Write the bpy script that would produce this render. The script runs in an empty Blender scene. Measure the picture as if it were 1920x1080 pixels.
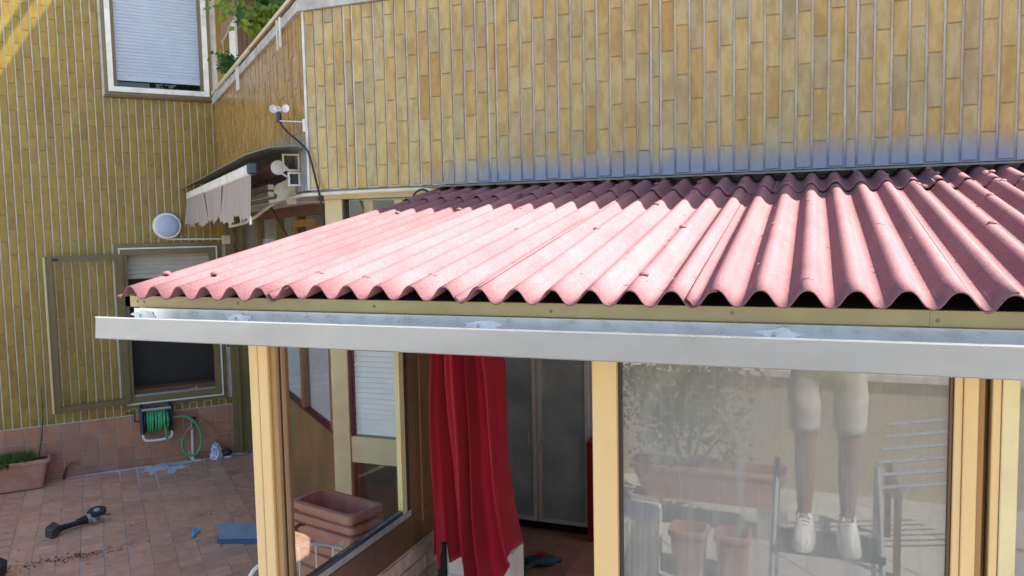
import bpy, math, random
from mathutils import Vector, Matrix, noise
random.seed(7)
R = math.radians
S = bpy.context.scene
COL = S.collection

# ------------------------------------------------------------------ camera
H = 2.21                                  # camera height above the terrace floor
FPX, PITCH, ROLL, YAW, DG = 1454.66, R(4.3835), R(1.1), R(21.2914), R(49.55)
fw = Vector((-math.sin(YAW)*math.cos(PITCH), math.cos(YAW)*math.cos(PITCH), -math.sin(PITCH)))
rt0 = Vector((math.cos(YAW), math.sin(YAW), 0)); dn0 = fw.cross(rt0)
rt = rt0*math.cos(ROLL)+dn0*math.sin(ROLL); dn = dn0*math.cos(ROLL)-rt0*math.sin(ROLL)
cam = bpy.data.cameras.new('camera'); co = bpy.data.objects.new('camera', cam); COL.objects.link(co)
cam.sensor_width = 36; cam.lens = 36*FPX/1920; cam.clip_start = .02; cam.clip_end = 600
m = Matrix.Identity(4)
for i in range(3): m[i][0], m[i][1], m[i][2] = rt[i], -dn[i], -fw[i]
m[2][3] = H
co.matrix_world = m; S.camera = co
# ------------------------------------------------------------------ sky and sun
SUN = Vector((.80, .47, 1)).normalized()
W = bpy.data.worlds.new('World'); S.world = W; W.use_nodes = True
nt = W.node_tree; sky = nt.nodes.new('ShaderNodeTexSky'); sky.sky_type = 'NISHITA'; sky.sun_disc = False
sky.sun_elevation = math.asin(SUN.z); sky.sun_rotation = math.atan2(SUN.x, SUN.y); sky.air_density = 1.0; sky.dust_density = 1.5
bg = nt.nodes['Background']; bg.inputs[1].default_value = .105; nt.links.new(sky.outputs[0], bg.inputs[0])
sl = bpy.data.lights.new('sun', 'SUN'); sl.energy = 5.0; sl.angle = R(.53); sl.color = (1, .95, .87)
so = bpy.data.objects.new('sun', sl); COL.objects.link(so); so.rotation_euler = (-SUN).to_track_quat('-Z', 'Y').to_euler(); so.location = (6, 3, 8)
S.view_settings.view_transform = 'Standard'; S.view_settings.look = 'None'; S.view_settings.gamma = 1
S.view_settings.exposure = 1.82

# ------------------------------------------------------------------ materials
MATS = {}
def nd(n, t, **k):
    x = n.nodes.new(t)
    for a, b in k.items(): setattr(x, a, b)
    return x
def ramp(n, stops, inp):
    r = nd(n, 'ShaderNodeValToRGB'); e = r.color_ramp.elements
    e[0].position, e[0].color = stops[0][0], (*stops[0][1], 1); e[1].position, e[1].color = stops[-1][0], (*stops[-1][1], 1)
    for p, c in stops[1:-1]: q = e.new(p); q.color = (*c, 1)
    n.links.new(inp, r.inputs[0]); return r.outputs[0]
def mixc(n, a, b, f, mode='MIX'):
    x = nd(n, 'ShaderNodeMix', data_type='RGBA', blend_type=mode)
    for v, i in ((f, 0), (a, 6), (b, 7)):
        if isinstance(v, (int, float)): x.inputs[i].default_value = v
        elif isinstance(v, tuple): x.inputs[i].default_value = (*v, 1)
        else: n.links.new(v, x.inputs[i])
    return x.outputs[2]
def mth(n, op, a, b=0, clamp=False):
    x = nd(n, 'ShaderNodeMath', operation=op, use_clamp=clamp)
    for i, v in ((0, a), (1, b)):
        if isinstance(v, (int, float)): x.inputs[i].default_value = v
        else: n.links.new(v, x.inputs[i])
    return x.outputs[0]
def noi(n, scale, detail=4, stretch=None, rough=.55):
    g = nd(n, 'ShaderNodeNewGeometry'); v = g.outputs['Position']
    if stretch:
        mp = nd(n, 'ShaderNodeMapping'); mp.inputs['Scale'].default_value = stretch; n.links.new(v, mp.inputs[0]); v = mp.outputs[0]
    t = nd(n, 'ShaderNodeTexNoise'); t.inputs['Scale'].default_value = scale; t.inputs['Detail'].default_value = detail; t.inputs['Roughness'].default_value = rough
    n.links.new(v, t.inputs['Vector']); return t.outputs[0]
def rng(n, v, a, b, c=0, d=1):
    x = nd(n, 'ShaderNodeMapRange'); n.links.new(v, x.inputs[0])
    for i, q in enumerate((a, b, c, d)): x.inputs[i+1].default_value = q
    return x.outputs[0]
def new(name):
    M = bpy.data.materials.new(name); M.use_nodes = True; n = M.node_tree; MATS[name] = M
    return M, n, n.nodes['Principled BSDF']
def bumpit(n, p, h, st, dist=.002):
    b = nd(n, 'ShaderNodeBump'); b.inputs['Strength'].default_value = st; b.inputs['Distance'].default_value = dist
    n.links.new(h, b.inputs['Height']); n.links.new(b.outputs[0], p.inputs['Normal'])
def mat(name, col, rough=.6, metal=0, var=.18, scale=9, bump=.15, bscale=120, dirt=None, dscale=3, stretch=None, spec=.5, rnd=0, trans=0):
    """plain surface: colour varied by two noises, optional dirt colour in patches"""
    M, n, p = new(name)
    a = noi(n, scale, 5, stretch)
    dark = tuple(c*(1-var) for c in col); lite = tuple(min(1, c*(1+var)) for c in col)
    c = ramp(n, [(.3, dark), (.7, lite)], a)
    if rnd:
        oi = nd(n, 'ShaderNodeObjectInfo'); f = rng(n, oi.outputs['Random'], 0, 1, 1-rnd, 1+rnd)
        hs = nd(n, 'ShaderNodeHueSaturation'); n.links.new(c, hs.inputs['Color']); n.links.new(f, hs.inputs['Value']); c = hs.outputs[0]
    if dirt:
        d = ramp(n, [(.48, (0, 0, 0)), (.72, (1, 1, 1))], noi(n, dscale, 7, stretch, .65)); c = mixc(n, c, dirt, mth(n, 'MULTIPLY', d, .75))
    n.links.new(c, p.inputs['Base Color'])
    n.links.new(rng(n, noi(n, scale*2.3), .3, .7, max(.02, rough-.08), min(1, rough+.08)), p.inputs['Roughness'])
    p.inputs['Metallic'].default_value = metal; p.inputs['Specular IOR Level'].default_value = spec
    if bump: bumpit(n, p, noi(n, bscale, 3, stretch), bump)
    return M
def tile_mat(name, stops, island=False, blue_tint=None, rough=.3):
    """glazed klinker: one tone per tile, glaze flow inside it, optional pale blue tint near the bottom edge"""
    M, n, p = new(name)
    if island: r = nd(n, 'ShaderNodeNewGeometry').outputs['Random Per Island']
    else: r = nd(n, 'ShaderNodeObjectInfo').outputs['Random']
    c = ramp(n, stops, r)
    flow = noi(n, 26, 5, (1, 1, .35)); fine = noi(n, 260, 3)
    c = mixc(n, c, ramp(n, [(.35, (.74, .64, .42)), (.62, (1.0, 1.0, 1.0))], flow), .85, 'MULTIPLY')
    c = mixc(n, c, ramp(n, [(.3, (.8, .78, .7)), (.6, (1, 1, 1))], fine), .5, 'MULTIPLY')
    if not island:                                   # darker glaze pooled along each tile's own edges
        g = nd(n, 'ShaderNodeTexCoord'); sp = nd(n, 'ShaderNodeSeparateXYZ'); n.links.new(g.outputs['Generated'], sp.inputs[0])
        ex = mth(n, 'MINIMUM', sp.outputs[0], mth(n, 'SUBTRACT', 1, sp.outputs[0])); ez = mth(n, 'MULTIPLY', mth(n, 'MINIMUM', sp.outputs[2], mth(n, 'SUBTRACT', 1, sp.outputs[2])), 7)
        e = mth(n, 'ADD', mth(n, 'MINIMUM', ex, ez), mth(n, 'MULTIPLY', mth(n, 'SUBTRACT', noi(n, 45, 4), .5), .38))
        c = mixc(n, c, ramp(n, [(.0, (.62, .48, .28)), (.14, (1, 1, 1))], e), .5, 'MULTIPLY')
    big = noi(n, 1.7, 4); c = mixc(n, c, ramp(n, [(.35, (.84, .76, .60)), (.6, (1, 1, 1))], big), .6, 'MULTIPLY')
    if blue_tint: c = add_blue_tint(n, c, blue_tint)
    n.links.new(c, p.inputs['Base Color'])
    n.links.new(rng(n, flow, .3, .7, rough-.07, rough+.12), p.inputs['Roughness'])
    h = mth(n, 'ADD', mth(n, 'MULTIPLY', noi(n, 34, 3), 1.0), mth(n, 'MULTIPLY', fine, .25)); bumpit(n, p, h, .35, .003)
    return M
def add_blue_tint(n, c, kind):  # blends in blue-grey, strongest at the bottom edge and fading upwards
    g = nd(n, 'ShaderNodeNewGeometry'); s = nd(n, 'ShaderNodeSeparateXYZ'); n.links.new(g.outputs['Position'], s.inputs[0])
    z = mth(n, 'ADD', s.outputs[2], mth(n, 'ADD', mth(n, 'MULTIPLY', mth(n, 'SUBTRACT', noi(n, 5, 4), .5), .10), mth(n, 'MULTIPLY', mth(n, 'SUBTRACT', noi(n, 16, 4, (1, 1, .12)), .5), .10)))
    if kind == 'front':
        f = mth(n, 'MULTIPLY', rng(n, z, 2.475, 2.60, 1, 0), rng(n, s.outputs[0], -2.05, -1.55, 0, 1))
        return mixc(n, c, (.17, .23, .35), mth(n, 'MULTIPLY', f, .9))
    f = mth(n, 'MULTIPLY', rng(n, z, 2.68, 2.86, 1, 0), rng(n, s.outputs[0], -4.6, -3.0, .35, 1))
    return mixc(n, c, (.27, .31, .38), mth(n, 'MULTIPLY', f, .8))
def glass(name, tint=(.9, .92, .9), refl=1.0, dirt=0, dcol=(.42, .40, .35), rough=.0, base=.0):
    M, n, p = new(name); n.nodes.remove(p); out = n.nodes['Material Output']
    tr = nd(n, 'ShaderNodeBsdfTransparent'); tr.inputs[0].default_value = (*tint, 1)
    gl = nd(n, 'ShaderNodeBsdfGlossy'); gl.inputs['Roughness'].default_value = rough; gl.inputs[0].default_value = (1, 1, 1, 1)
    fr = nd(n, 'ShaderNodeFresnel'); fr.inputs[0].default_value = 1.52
    f = mth(n, 'ADD', mth(n, 'MULTIPLY', fr.outputs[0], 2*refl), base, True)
    mx = nd(n, 'ShaderNodeMixShader'); n.links.new(f, mx.inputs[0]); n.links.new(tr.outputs[0], mx.inputs[1]); n.links.new(gl.outputs[0], mx.inputs[2])
    sh = mx.outputs[0]
    if dirt:
        df = nd(n, 'ShaderNodeBsdfDiffuse'); df.inputs[0].default_value = (*dcol, 1)
        a = rng(n, noi(n, 3.2, 6), .3, .72, dirt*.68, dirt*1.12)
        st = rng(n, noi(n, 7, 6, (6, 6, .55), .65), .50, .72, 0, .34*dirt)      # vertical run marks
        wv = nd(n, 'ShaderNodeTexWave'); wv.inputs['Scale'].default_value = 1.3; wv.inputs['Distortion'].default_value = 9; wv.inputs['Detail'].default_value = 4
        g = nd(n, 'ShaderNodeNewGeometry'); n.links.new(g.outputs['Position'], wv.inputs[0])
        st2 = rng(n, wv.outputs['Fac'], .965, 1, 0, .14*dirt)
        sc_ = rng(n, noi(n, 9, 8, (14, 14, .9), .75), .60, .66, 0, .16*dirt); st2 = mth(n, 'ADD', st2, sc_)
        k = mth(n, 'ADD', mth(n, 'ADD', a, st), st2, True)
        m2 = nd(n, 'ShaderNodeMixShader'); n.links.new(k, m2.inputs[0]); n.links.new(sh, m2.inputs[1]); n.links.new(df.outputs[0], m2.inputs[2]); sh = m2.outputs[0]
    n.links.new(sh, out.inputs[0]); return M
def cloth(name, col, tl=.3, rough=.85, scale=300):
    M, n, p = new(name); n.links.new(ramp(n, [(.3, tuple(c*.8 for c in col)), (.7, col)], noi(n, 14, 4, (1, 1, .3))), p.inputs['Base Color'])
    p.inputs['Roughness'].default_value = rough; p.inputs['Sheen Weight'].default_value = .2
    t = nd(n, 'ShaderNodeBsdfTranslucent'); t.inputs[0].default_value = (*col, 1)
    mx = nd(n, 'ShaderNodeMixShader'); mx.inputs[0].default_value = tl; out = n.nodes['Material Output']
    n.links.new(p.outputs[0], mx.inputs[1]); n.links.new(t.outputs[0], mx.inputs[2]); n.links.new(mx.outputs[0], out.inputs[0])
    bumpit(n, p, noi(n, scale, 2), .2, .001); return M

OCH = [(0, (.44, .30, .09)), (.25, (.50, .37, .14)), (.5, (.43, .345, .17)), (.70, (.52, .395, .155)), (.84, (.36, .30, .17)), (.95, (.49, .33, .10)), (1, (.42, .25, .055))]
OLV = [(0, (.25, .172, .019)), (.4, (.31, .222, .030)), (.7, (.28, .205, .034)), (1, (.33, .228, .024))]
BRN = [(0, (.38, .24, .075)), (.5, (.46, .30, .11)), (1, (.33, .20, .06))]
tile_mat('tile_front', OCH, blue_tint='front', rough=.24); tile_mat('tile_cap', OCH, blue_tint='front'); tile_mat('tile_left', OLV, rough=.34); tile_mat('tile_left_field', OLV, True, rough=.34)
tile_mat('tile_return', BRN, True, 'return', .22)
def grout_mat(name, col, blue_tint=None):
    M, n, p = new(name); c = ramp(n, [(.3, tuple(x*.72 for x in col)), (.65, col)], noi(n, 22, 6, (1, 1, .5)))
    if blue_tint: c = add_blue_tint(n, c, blue_tint)
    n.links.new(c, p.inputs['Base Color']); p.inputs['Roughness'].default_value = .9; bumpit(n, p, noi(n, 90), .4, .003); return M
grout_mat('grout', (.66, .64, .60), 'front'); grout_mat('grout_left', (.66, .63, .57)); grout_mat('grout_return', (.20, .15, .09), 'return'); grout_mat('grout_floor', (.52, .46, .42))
mat('terracotta_tile', (.57, .31, .205), .55, var=.16, scale=13, rnd=.14, dirt=(.47, .30, .215), dscale=2.2, bump=.25, bscale=70)
mat('plinth_tile', (.40, .19, .115), .5, var=.15, scale=11, rnd=.12, dirt=(.23, .17, .14), dscale=3, bump=.2)
mat('concrete', (.42, .41, .39), .9, var=.25, scale=16, bump=.5, bscale=50, dirt=(.20, .18, .15), dscale=7)
mat('pale_stone', (.50, .47, .42), .8, var=.12, scale=6, rnd=.08, dirt=(.36, .33, .29), dscale=3, bump=.2)
mat('lime', (.58, .62, .68), .85, var=.25, scale=30, bump=.2)
mat('plaster', (.46, .38, .24), .85, var=.12, scale=4, dirt=(.3, .25, .17))
mat('plaster_dim', (.34, .33, .31), .85, var=.15)
mat('cream_metal', (.60, .42, .195), .38, var=.07, scale=5, bump=.06, dirt=(.50, .34, .15), dscale=4, stretch=(1, 1, .25))
mat('cream_pale', (.60, .50, .28), .42, var=.06, bump=.05, dirt=(.46, .38, .22), dscale=5)
mat('fascia_paint', (.47, .375, .17), .5, var=.1, scale=7, bump=.1, dirt=(.40, .32, .2), dscale=11)
mat('brown_wood', (.115, .052, .022), .4, var=.3, scale=12, stretch=(1, 1, .12), bump=.12)
mat('amber_wood', (.30, .155, .05), .4, var=.2, scale=12, stretch=(1, 1, .1), bump=.1)
mat('olive_frame', (.17, .135, .06), .42, var=.12, scale=6, bump=.08, dirt=(.12, .10, .05))
mat('olive_panel', (.20, .15, .055), .5, var=.25, scale=2.5, bump=.05)
mat('white_paint', (.72, .72, .70), .5, var=.08, scale=9, dirt=(.45, .44, .42), dscale=8)
mat('white_plastic', (.75, .75, .74), .4, var=.05); mat('ivory', (.62, .56, .42), .5, var=.08, dirt=(.45, .38, .26), dscale=12)
mat('shutter', (.40, .47, .60), .5, var=.05, bump=.05); mat('shutter_low', (.42, .40, .34), .55, var=.1)
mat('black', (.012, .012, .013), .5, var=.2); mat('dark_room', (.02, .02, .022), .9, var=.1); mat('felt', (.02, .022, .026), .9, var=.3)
mat('navy', (.025, .035, .06), .4, var=.2); mat('rubber', (.03, .03, .032), .6)
mat('alu', (.335, .34, .35), .45, .5, var=.07, scale=7, bump=.06, bscale=220, stretch=(.25, 1, 1), dirt=(.27, .27, .265), dscale=4)
mat('alu_shiny', (.58, .63, .69), .30, .85, var=.1, scale=9, stretch=(.3, 1, 1), bump=.08); mat('sealant', (.74, .78, .78), .35, var=.15, scale=50, bump=.6, bscale=70)
mat('steel_dim', (.50, .54, .60), .4, .3, var=.06, bump=.03); mat('screw', (.25, .2, .13), .4, .7)
mat('terracotta_pot', (.40, .185, .13), .6, var=.14, scale=8, dirt=(.46, .30, .24), dscale=5, bump=.12, rnd=.06)
mat('brick', (.46, .32, .25), .9, var=.2, scale=25, rnd=.22, dirt=(.55, .50, .44), dscale=16, bump=.6, bscale=60); mat('mortar', (.46, .42, .36), .95, var=.15, scale=40, bump=.5)
mat('hose_green', (.05, .42, .16), .35, var=.2, scale=40); mat('tool_teal', (.03, .10, .12), .4, var=.3, scale=60); mat('red_plastic', (.45, .03, .03), .4)
mat('coral', (.55, .17, .12), .5); mat('blue_pan', (.22, .28, .37), .45, var=.1)
mat('blue_plastic', (.05, .12, .26), .4, var=.1); mat('blue_paper', (.12, .38, .75), .7); mat('red_door', (.30, .015, .02), .35)
mat('bag', (.55, .60, .68), .6, var=.2, scale=40); mat('soil', (.05, .032, .02), 1, var=.4, scale=60, bump=.6); mat('twig', (.12, .03, .04), .8, var=.3); mat('cable_tan', (.36, .24, .16), .6); mat('cable_black', (.012, .012, .012), .5)
mat('galv', (.34, .36, .40), .55, .3, var=.2, scale=30); mat('rust', (.16, .07, .035), .85, var=.3, scale=40)
mat('roller_cloth', (.16, .065, .04), .8, var=.15); mat('skin', (.30, .17, .115), .55, var=.08, bump=.1); mat('shorts', (.55, .52, .44), .9, var=.12, scale=25, bump=.3); mat('shirt', (.22, .25, .3), .9)
mat('shoe', (.72, .71, .68), .6, var=.1); mat('hair', (.03, .02, .015), .6); mat('hood_metal', (.20, .205, .18), .55, .2, var=.2, scale=8, dirt=(.3, .3, .28)); mat('leaf_dry', (.20, .13, .07), .8, var=.4, scale=60)
cloth('curtain', (.56, .010, .040), .42); cloth('valance', (.50, .425, .38), .3); cloth('awning_pink', (.42, .24, .19), .35)
glass('glass_clear', (.95, .97, .95), .14); glass('glass_sky', (.96, .98, 1), .12, base=.02); glass('glass_dusty', (.25, .26, .25), .9, .70, dcol=(.25, .25, .24), base=.13, rough=.016)
glass('glass_brown', (.62, .58, .45), .3); glass('screen', (1, 1, .98), .05, .02, (.4, .38, .28))
M, n, p = new('glass_frosted'); p.inputs['Base Color'].default_value = (.07, .085, .095, 1); p.inputs['Roughness'].default_value = .42; p.inputs['Transmission Weight'].default_value = .22; p.inputs['IOR'].default_value = 1.2
n.links.new(ramp(n, [(.35, (.40, .50, .56)), (.68, (.72, .80, .84))], noi(n, 3.5, 3)), p.inputs['Base Color'])
def leaf_mat(name, a, b, tl=.35):
    M, n, p = new(name); g = nd(n, 'ShaderNodeNewGeometry'); c = ramp(n, [(0, a), (1, b)], g.outputs['Random Per Island'])
    n.links.new(c, p.inputs['Base Color']); p.inputs['Roughness'].default_value = .5
    t = nd(n, 'ShaderNodeBsdfTranslucent'); n.links.new(c, t.inputs[0]); mx = nd(n, 'ShaderNodeMixShader'); mx.inputs[0].default_value = tl
    n.links.new(p.outputs[0], mx.inputs[1]); n.links.new(t.outputs[0], mx.inputs[2]); n.links.new(mx.outputs[0], n.nodes['Material Output'].inputs[0])
leaf_mat('leaf', (.03, .09, .015), (.10, .20, .03)); leaf_mat('leaf_yellow', (.10, .18, .02), (.24, .30, .04)); leaf_mat('leaf_dark', (.02, .07, .02), (.06, .13, .03)); leaf_mat('grass_leaf', (.05, .12, .02), (.13, .20, .05)); leaf_mat('leaf_olive', (.09, .11, .05), (.20, .21, .11))
# corrugated bitumen sheet: matte red, fibrous, sun-bleached and dusty
M, n, p = new('roof_red')
c = ramp(n, [(.3, (.225, .098, .105)), (.7, (.30, .140, .147))], noi(n, 6, 6, (1, .4, 1)))
c = mixc(n, c, ramp(n, [(.36, (.55, .50, .52)), (.60, (1.12, 1.1, 1.1))], noi(n, 210, 4, (1, .5, 1))), .42, 'MULTIPLY')
hs = nd(n, 'ShaderNodeHueSaturation'); n.links.new(c, hs.inputs['Color']); n.links.new(rng(n, nd(n, 'ShaderNodeObjectInfo').outputs['Random'], 0, 1, .9, 1.12), hs.inputs['Value']); c = hs.outputs[0]
c = mixc(n, c, (.36, .21, .205), mth(n, 'MULTIPLY', rng(n, noi(n, 11, 7, None, .7), .54, .80), .38))
c = mixc(n, c, (.15, .07, .065), mth(n, 'MULTIPLY', rng(n, noi(n, 19, 6, (1, .35, 1), .7), .60, .80), .5))
n.links.new(c, p.inputs['Base Color']); p.inputs['Roughness'].default_value = .75; p.inputs['Specular IOR Level'].default_value = .2
bumpit(n, p, mth(n, 'ADD', noi(n, 330, 3, (1, .6, 1)), mth(n, 'MULTIPLY', noi(n, 40, 3), .6)), .5, .0022)

# ------------------------------------------------------------------ mesh helpers
class MB:
    def __init__(s): s.v = []; s.f = []; s.sm = False
    def add(s, vs, fs):
        o = len(s.v); s.v += [Vector(v) for v in vs]; s.f += [tuple(i+o for i in f) for f in fs]; return s
    def box(s, x0, x1, y0, y1, z0, z1, F=None, ch=0):
        """box in frame F (function of 3 coords); ch chamfers every vertical and horizontal outer edge lightly"""
        F = F or (lambda a, b, c: Vector((a, b, c)))
        if not ch:
            vs = [F(x, y, z) for z in (z0, z1) for x, y in ((x0, y0), (x1, y0), (x1, y1), (x0, y1))]
            return s.add(vs, [(3, 2, 1, 0), (4, 5, 6, 7), (0, 1, 5, 4), (1, 2, 6, 5), (2, 3, 7, 6), (3, 0, 4, 7)])
        def ring(z, d): return [F(a, b, z) for a, b in ((x0+d+ch, y0+d), (x1-d-ch, y0+d), (x1-d, y0+d+ch), (x1-d, y1-d-ch), (x1-d-ch, y1-d), (x0+d+ch, y1-d), (x0+d, y1-d-ch), (x0+d, y0+d+ch))]
        vs = ring(z0, ch)+ring(z0+ch, 0)+ring(z1-ch, 0)+ring(z1, ch); fs = [tuple(range(7, -1, -1)), tuple(range(24, 32))]
        for k in range(3): fs += [(k*8+i, k*8+(i+1) % 8, k*8+8+(i+1) % 8, k*8+8+i) for i in range(8)]
        return s.add(vs, fs)
    def tube(s, pts, r, seg=8, smooth=0, cap=True):
        pts = [Vector(p) for p in pts]
        rs = list(r) if isinstance(r, (list, tuple)) else [r]*len(pts)
        if smooth:
            P = []; Q = []
            for i in range(len(pts)-1):
                a, b, c, d = pts[max(i-1, 0)], pts[i], pts[i+1], pts[min(i+2, len(pts)-1)]
                for k in range(smooth):
                    t = k/smooth; P.append(.5*((2*b)+(c-a)*t+(2*a-5*b+4*c-d)*t*t+(3*b-a-3*c+d)*t**3)); Q.append(rs[i]*(1-t)+rs[i+1]*t)
            pts = P+[pts[-1]]; rs = Q+[rs[-1]]
        vs = []; up = Vector((.31, .17, .93)); N = len(pts)
        for i, q in enumerate(pts):
            d = (pts[min(i+1, N-1)]-pts[max(i-1, 0)]).normalized()
            if abs(d.dot(up)) > .97: up = Vector((.93, .2, .1))
            a = d.cross(up).normalized(); b = a.cross(d); up = b
            vs += [q+(a*math.cos(2*math.pi*k/seg)+b*math.sin(2*math.pi*k/seg))*rs[i] for k in range(seg)]
        fs = [(i*seg+k, i*seg+(k+1) % seg, (i+1)*seg+(k+1) % seg, (i+1)*seg+k) for i in range(N-1) for k in range(seg)]
        if cap: fs += [tuple(range(seg-1, -1, -1)), tuple(range((N-1)*seg, N*seg))]
        return s.add(vs, fs)
    def lathe(s, prof, o, ax, seg=24, ref=None):
        """profile [(r, h)] turned round axis ax from point o"""
        o = Vector(o); ax = Vector(ax).normalized(); a = ax.cross(Vector(ref) if ref else (Vector((0, 0, 1)) if abs(ax.z) < .9 else Vector((1, 0, 0)))).normalized(); b = ax.cross(a)
        vs = [o+ax*h+(a*math.cos(2*math.pi*k/seg)+b*math.sin(2*math.pi*k/seg))*r for r, h in prof for k in range(seg)]
        fs = [(i*seg+k, i*seg+(k+1) % seg, (i+1)*seg+(k+1) % seg, (i+1)*seg+k) for i in range(len(prof)-1) for k in range(seg)]
        fs += [tuple(range(seg-1, -1, -1)), tuple(range((len(prof)-1)*seg, len(prof)*seg))]
        return s.add(vs, fs)
    def prism(s, poly, d):
        """planar polygon (3-D points) extruded by vector d"""
        n_ = len(poly); d = Vector(d); vs = [Vector(p) for p in poly]+[Vector(p)+d for p in poly]
        return s.add(vs, [tuple(range(n_-1, -1, -1)), tuple(range(n_, 2*n_))]+[(i, (i+1) % n_, n_+(i+1) % n_, n_+i) for i in range(n_)])
    def grid(s, fn, nu, nv, th=None):
        vs = [fn(i/nu, j/nv) for j in range(nv+1) for i in range(nu+1)]; w_ = nu+1
        fs = [(j*w_+i, j*w_+i+1, (j+1)*w_+i+1, (j+1)*w_+i) for j in range(nv) for i in range(nu)]
        if th is not None:
            k = len(vs); th = Vector(th); vs += [v+th for v in vs]; fs += [tuple(k+i for i in reversed(f)) for f in fs]
            rim = [i for i in range(w_)]+[j*w_+nu for j in range(1, nv+1)]+[nv*w_+i for i in range(nu-1, -1, -1)]+[j*w_ for j in range(nv-1, 0, -1)]
            fs += [(rim[(i+1) % len(rim)], rim[i], k+rim[i], k+rim[(i+1) % len(rim)]) for i in range(len(rim))]
        return s.add(vs, fs)
    def build(s, name, mt, parent=None, smooth=False):
        c = Vector([(min(v[i] for v in s.v)+max(v[i] for v in s.v))/2 for i in range(3)])
        me = bpy.data.meshes.new(name); me.from_pydata([v-c for v in s.v], [], s.f); me.validate()
        me.materials.append(MATS[mt])
        import bmesh
        bm = bmesh.new(); bm.from_mesh(me); bmesh.ops.recalc_face_normals(bm, faces=bm.faces); bm.to_mesh(me); bm.free()
        if smooth:
            me.shade_smooth()
            if smooth != 'all': me.set_sharp_from_angle(angle=R(40))
        return put(name, me, c, parent)
WORLD = {}
def put(name, me, loc, parent=None):
    o = bpy.data.objects.new(name, me); COL.objects.link(o); WORLD[o] = Vector(loc)
    o.location = Vector(loc)-(WORLD[parent] if parent else Vector()); o.parent = parent
    return o
def thing(name, loc, label, cat, group=None):
    o = bpy.data.objects.new(name, None); COL.objects.link(o); o.location = loc; o.empty_display_size = .1; WORLD[o] = Vector(loc)
    return tag(o, label, cat, group)
def tag(o, label, cat, group=None):
    o['label'] = label; o['category'] = cat
    if group: o['group'] = group
    return o
def kind(o, k): o['kind'] = k; return o
def B(*a, F=None, ch=0): return MB().box(*a, F=F, ch=ch)
V = lambda *a: Vector(a)
# frames: left house wall (s along wall, i into wall, z) and balcony return (o outward, t along, z)
C1 = V(-2.735, 3.8, 0); UU = V(-math.sin(DG), math.cos(DG), 0); WW = V(math.cos(DG), math.sin(DG), 0); LEN = 3.6
OL = C1+UU*LEN
def FL(s, i, z): return OL+WW*s+UU*i+V(0, 0, z)
def FD(o, t, z): return C1-WW*o+UU*t+V(0, 0, z)
def onscreen(P):
    P = Vector(P)-V(0, 0, H); d = P.dot(fw)
    return (960+FPX*P.dot(rt)/d, 540+FPX*P.dot(dn)/d, d) if d > .1 else (-999, -999, d)

# ------------------------------------------------------------------ ground and terrace floor
kind(B(-160, 160, -160, 160, -.3, -.012).build('ground', 'plaster'), 'structure')
floor = kind(B(-8.2, 3.2, 1.2, 9.2, -.1, -.006).build('terrace_floor', 'grout_floor'), 'structure')
P_ = .147
def tile_mesh(name, pts_fn, w_, h_, d_, ch, mt):
    """tile with chamfered face; pts_fn(a, b, c): a across, b up, c towards the viewer"""
    o = [(0, 0), (w_, 0), (w_, h_), (0, h_)]; q = [(ch, ch), (w_-ch, ch), (w_-ch, h_-ch), (ch, h_-ch)]
    vs = [pts_fn(a-w_/2, b-h_/2, -d_) for a, b in o]+[pts_fn(a-w_/2, b-h_/2, -ch) for a, b in o]+[pts_fn(a-w_/2, b-h_/2, 0) for a, b in q]
    fs = [(8, 9, 10, 11)]
    for i in range(4): j = (i+1) % 4; fs += [(i, j, 4+j, 4+i), (4+i, 4+j, 8+j, 8+i)]
    me = bpy.data.meshes.new(name); me.from_pydata(vs, [], fs); me.materials.append(MATS[mt]); return me
ft = tile_mesh('floor_tile', lambda a, b, c: WW*a+UU*b+V(0, 0, c), P_-.007, P_-.007, .008, .0015, 'terracotta_tile')
cand = []; far_tiles = []
for i in range(-36, 44):
    for j in range(-36, 26):
        s_, t_ = .015+P_*(i-.5), LEN-.004-P_*(j+.5)
        Pq = C1+WW*s_+UU*t_
        if not (-8.1 < Pq.x < 3.1 and 1.3 < Pq.y < 9): continue
        if s_ > .1 and t_ > -.2: continue
        if Pq.x > -1.6 and Pq.y > 1.75: continue
        x, y, d = onscreen(Pq)
        if -20 < x < 745 and 835 < y < 1120: cand.append((d, Pq))
        else: far_tiles.append(Pq)
cand.sort(key=lambda q: q[0])
seen = sorted(cand, key=lambda q: abs(onscreen(q[1])[0]-240)*.4+q[0]*10)[:290]
for d, Pq in seen: put('floor_tile', ft, Pq+V(0, 0, random.uniform(-.0008, .0008)), floor)
mb = MB()
for Pq in [q[1] for q in cand if q not in seen]+far_tiles:
    h = (P_-.007)/2; mb.add([Pq-WW*h-UU*h, Pq+WW*h-UU*h, Pq+WW*h+UU*h, Pq-WW*h+UU*h], [(0, 1, 2, 3)])
kind(mb.build('tile_field', 'terracotta_tile', floor), 'stuff')

pav = kind(B(-14, 12, -16, 1.198, -.1, -.006).build('paving', 'grout_floor'), 'structure')
ps = .6; sm_ = tile_mesh('paving_slab', lambda a, b, c: WW*a+UU*b+V(0, 0, c), ps-.008, ps-.008, .008, .002, 'pale_stone'); mb = MB()
for i in range(-30, 30):
    for j in range(-30, 30):
        Pq = WW*(ps*i)+UU*(ps*j)
        if -13.4 < Pq.x < 11.4 and -15.4 < Pq.y < .75:
            if abs(Pq.x-.3) < 2.4 and Pq.y > -3.2: put('paving_slab', sm_, Pq, pav)
            else:
                h = ps/2-.004; mb.add([Pq-WW*h-UU*h, Pq+WW*h-UU*h, Pq+WW*h+UU*h, Pq-WW*h+UU*h], [(0, 1, 2, 3)])
kind(mb.build('slab_field', 'pale_stone', pav), 'stuff')

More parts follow.
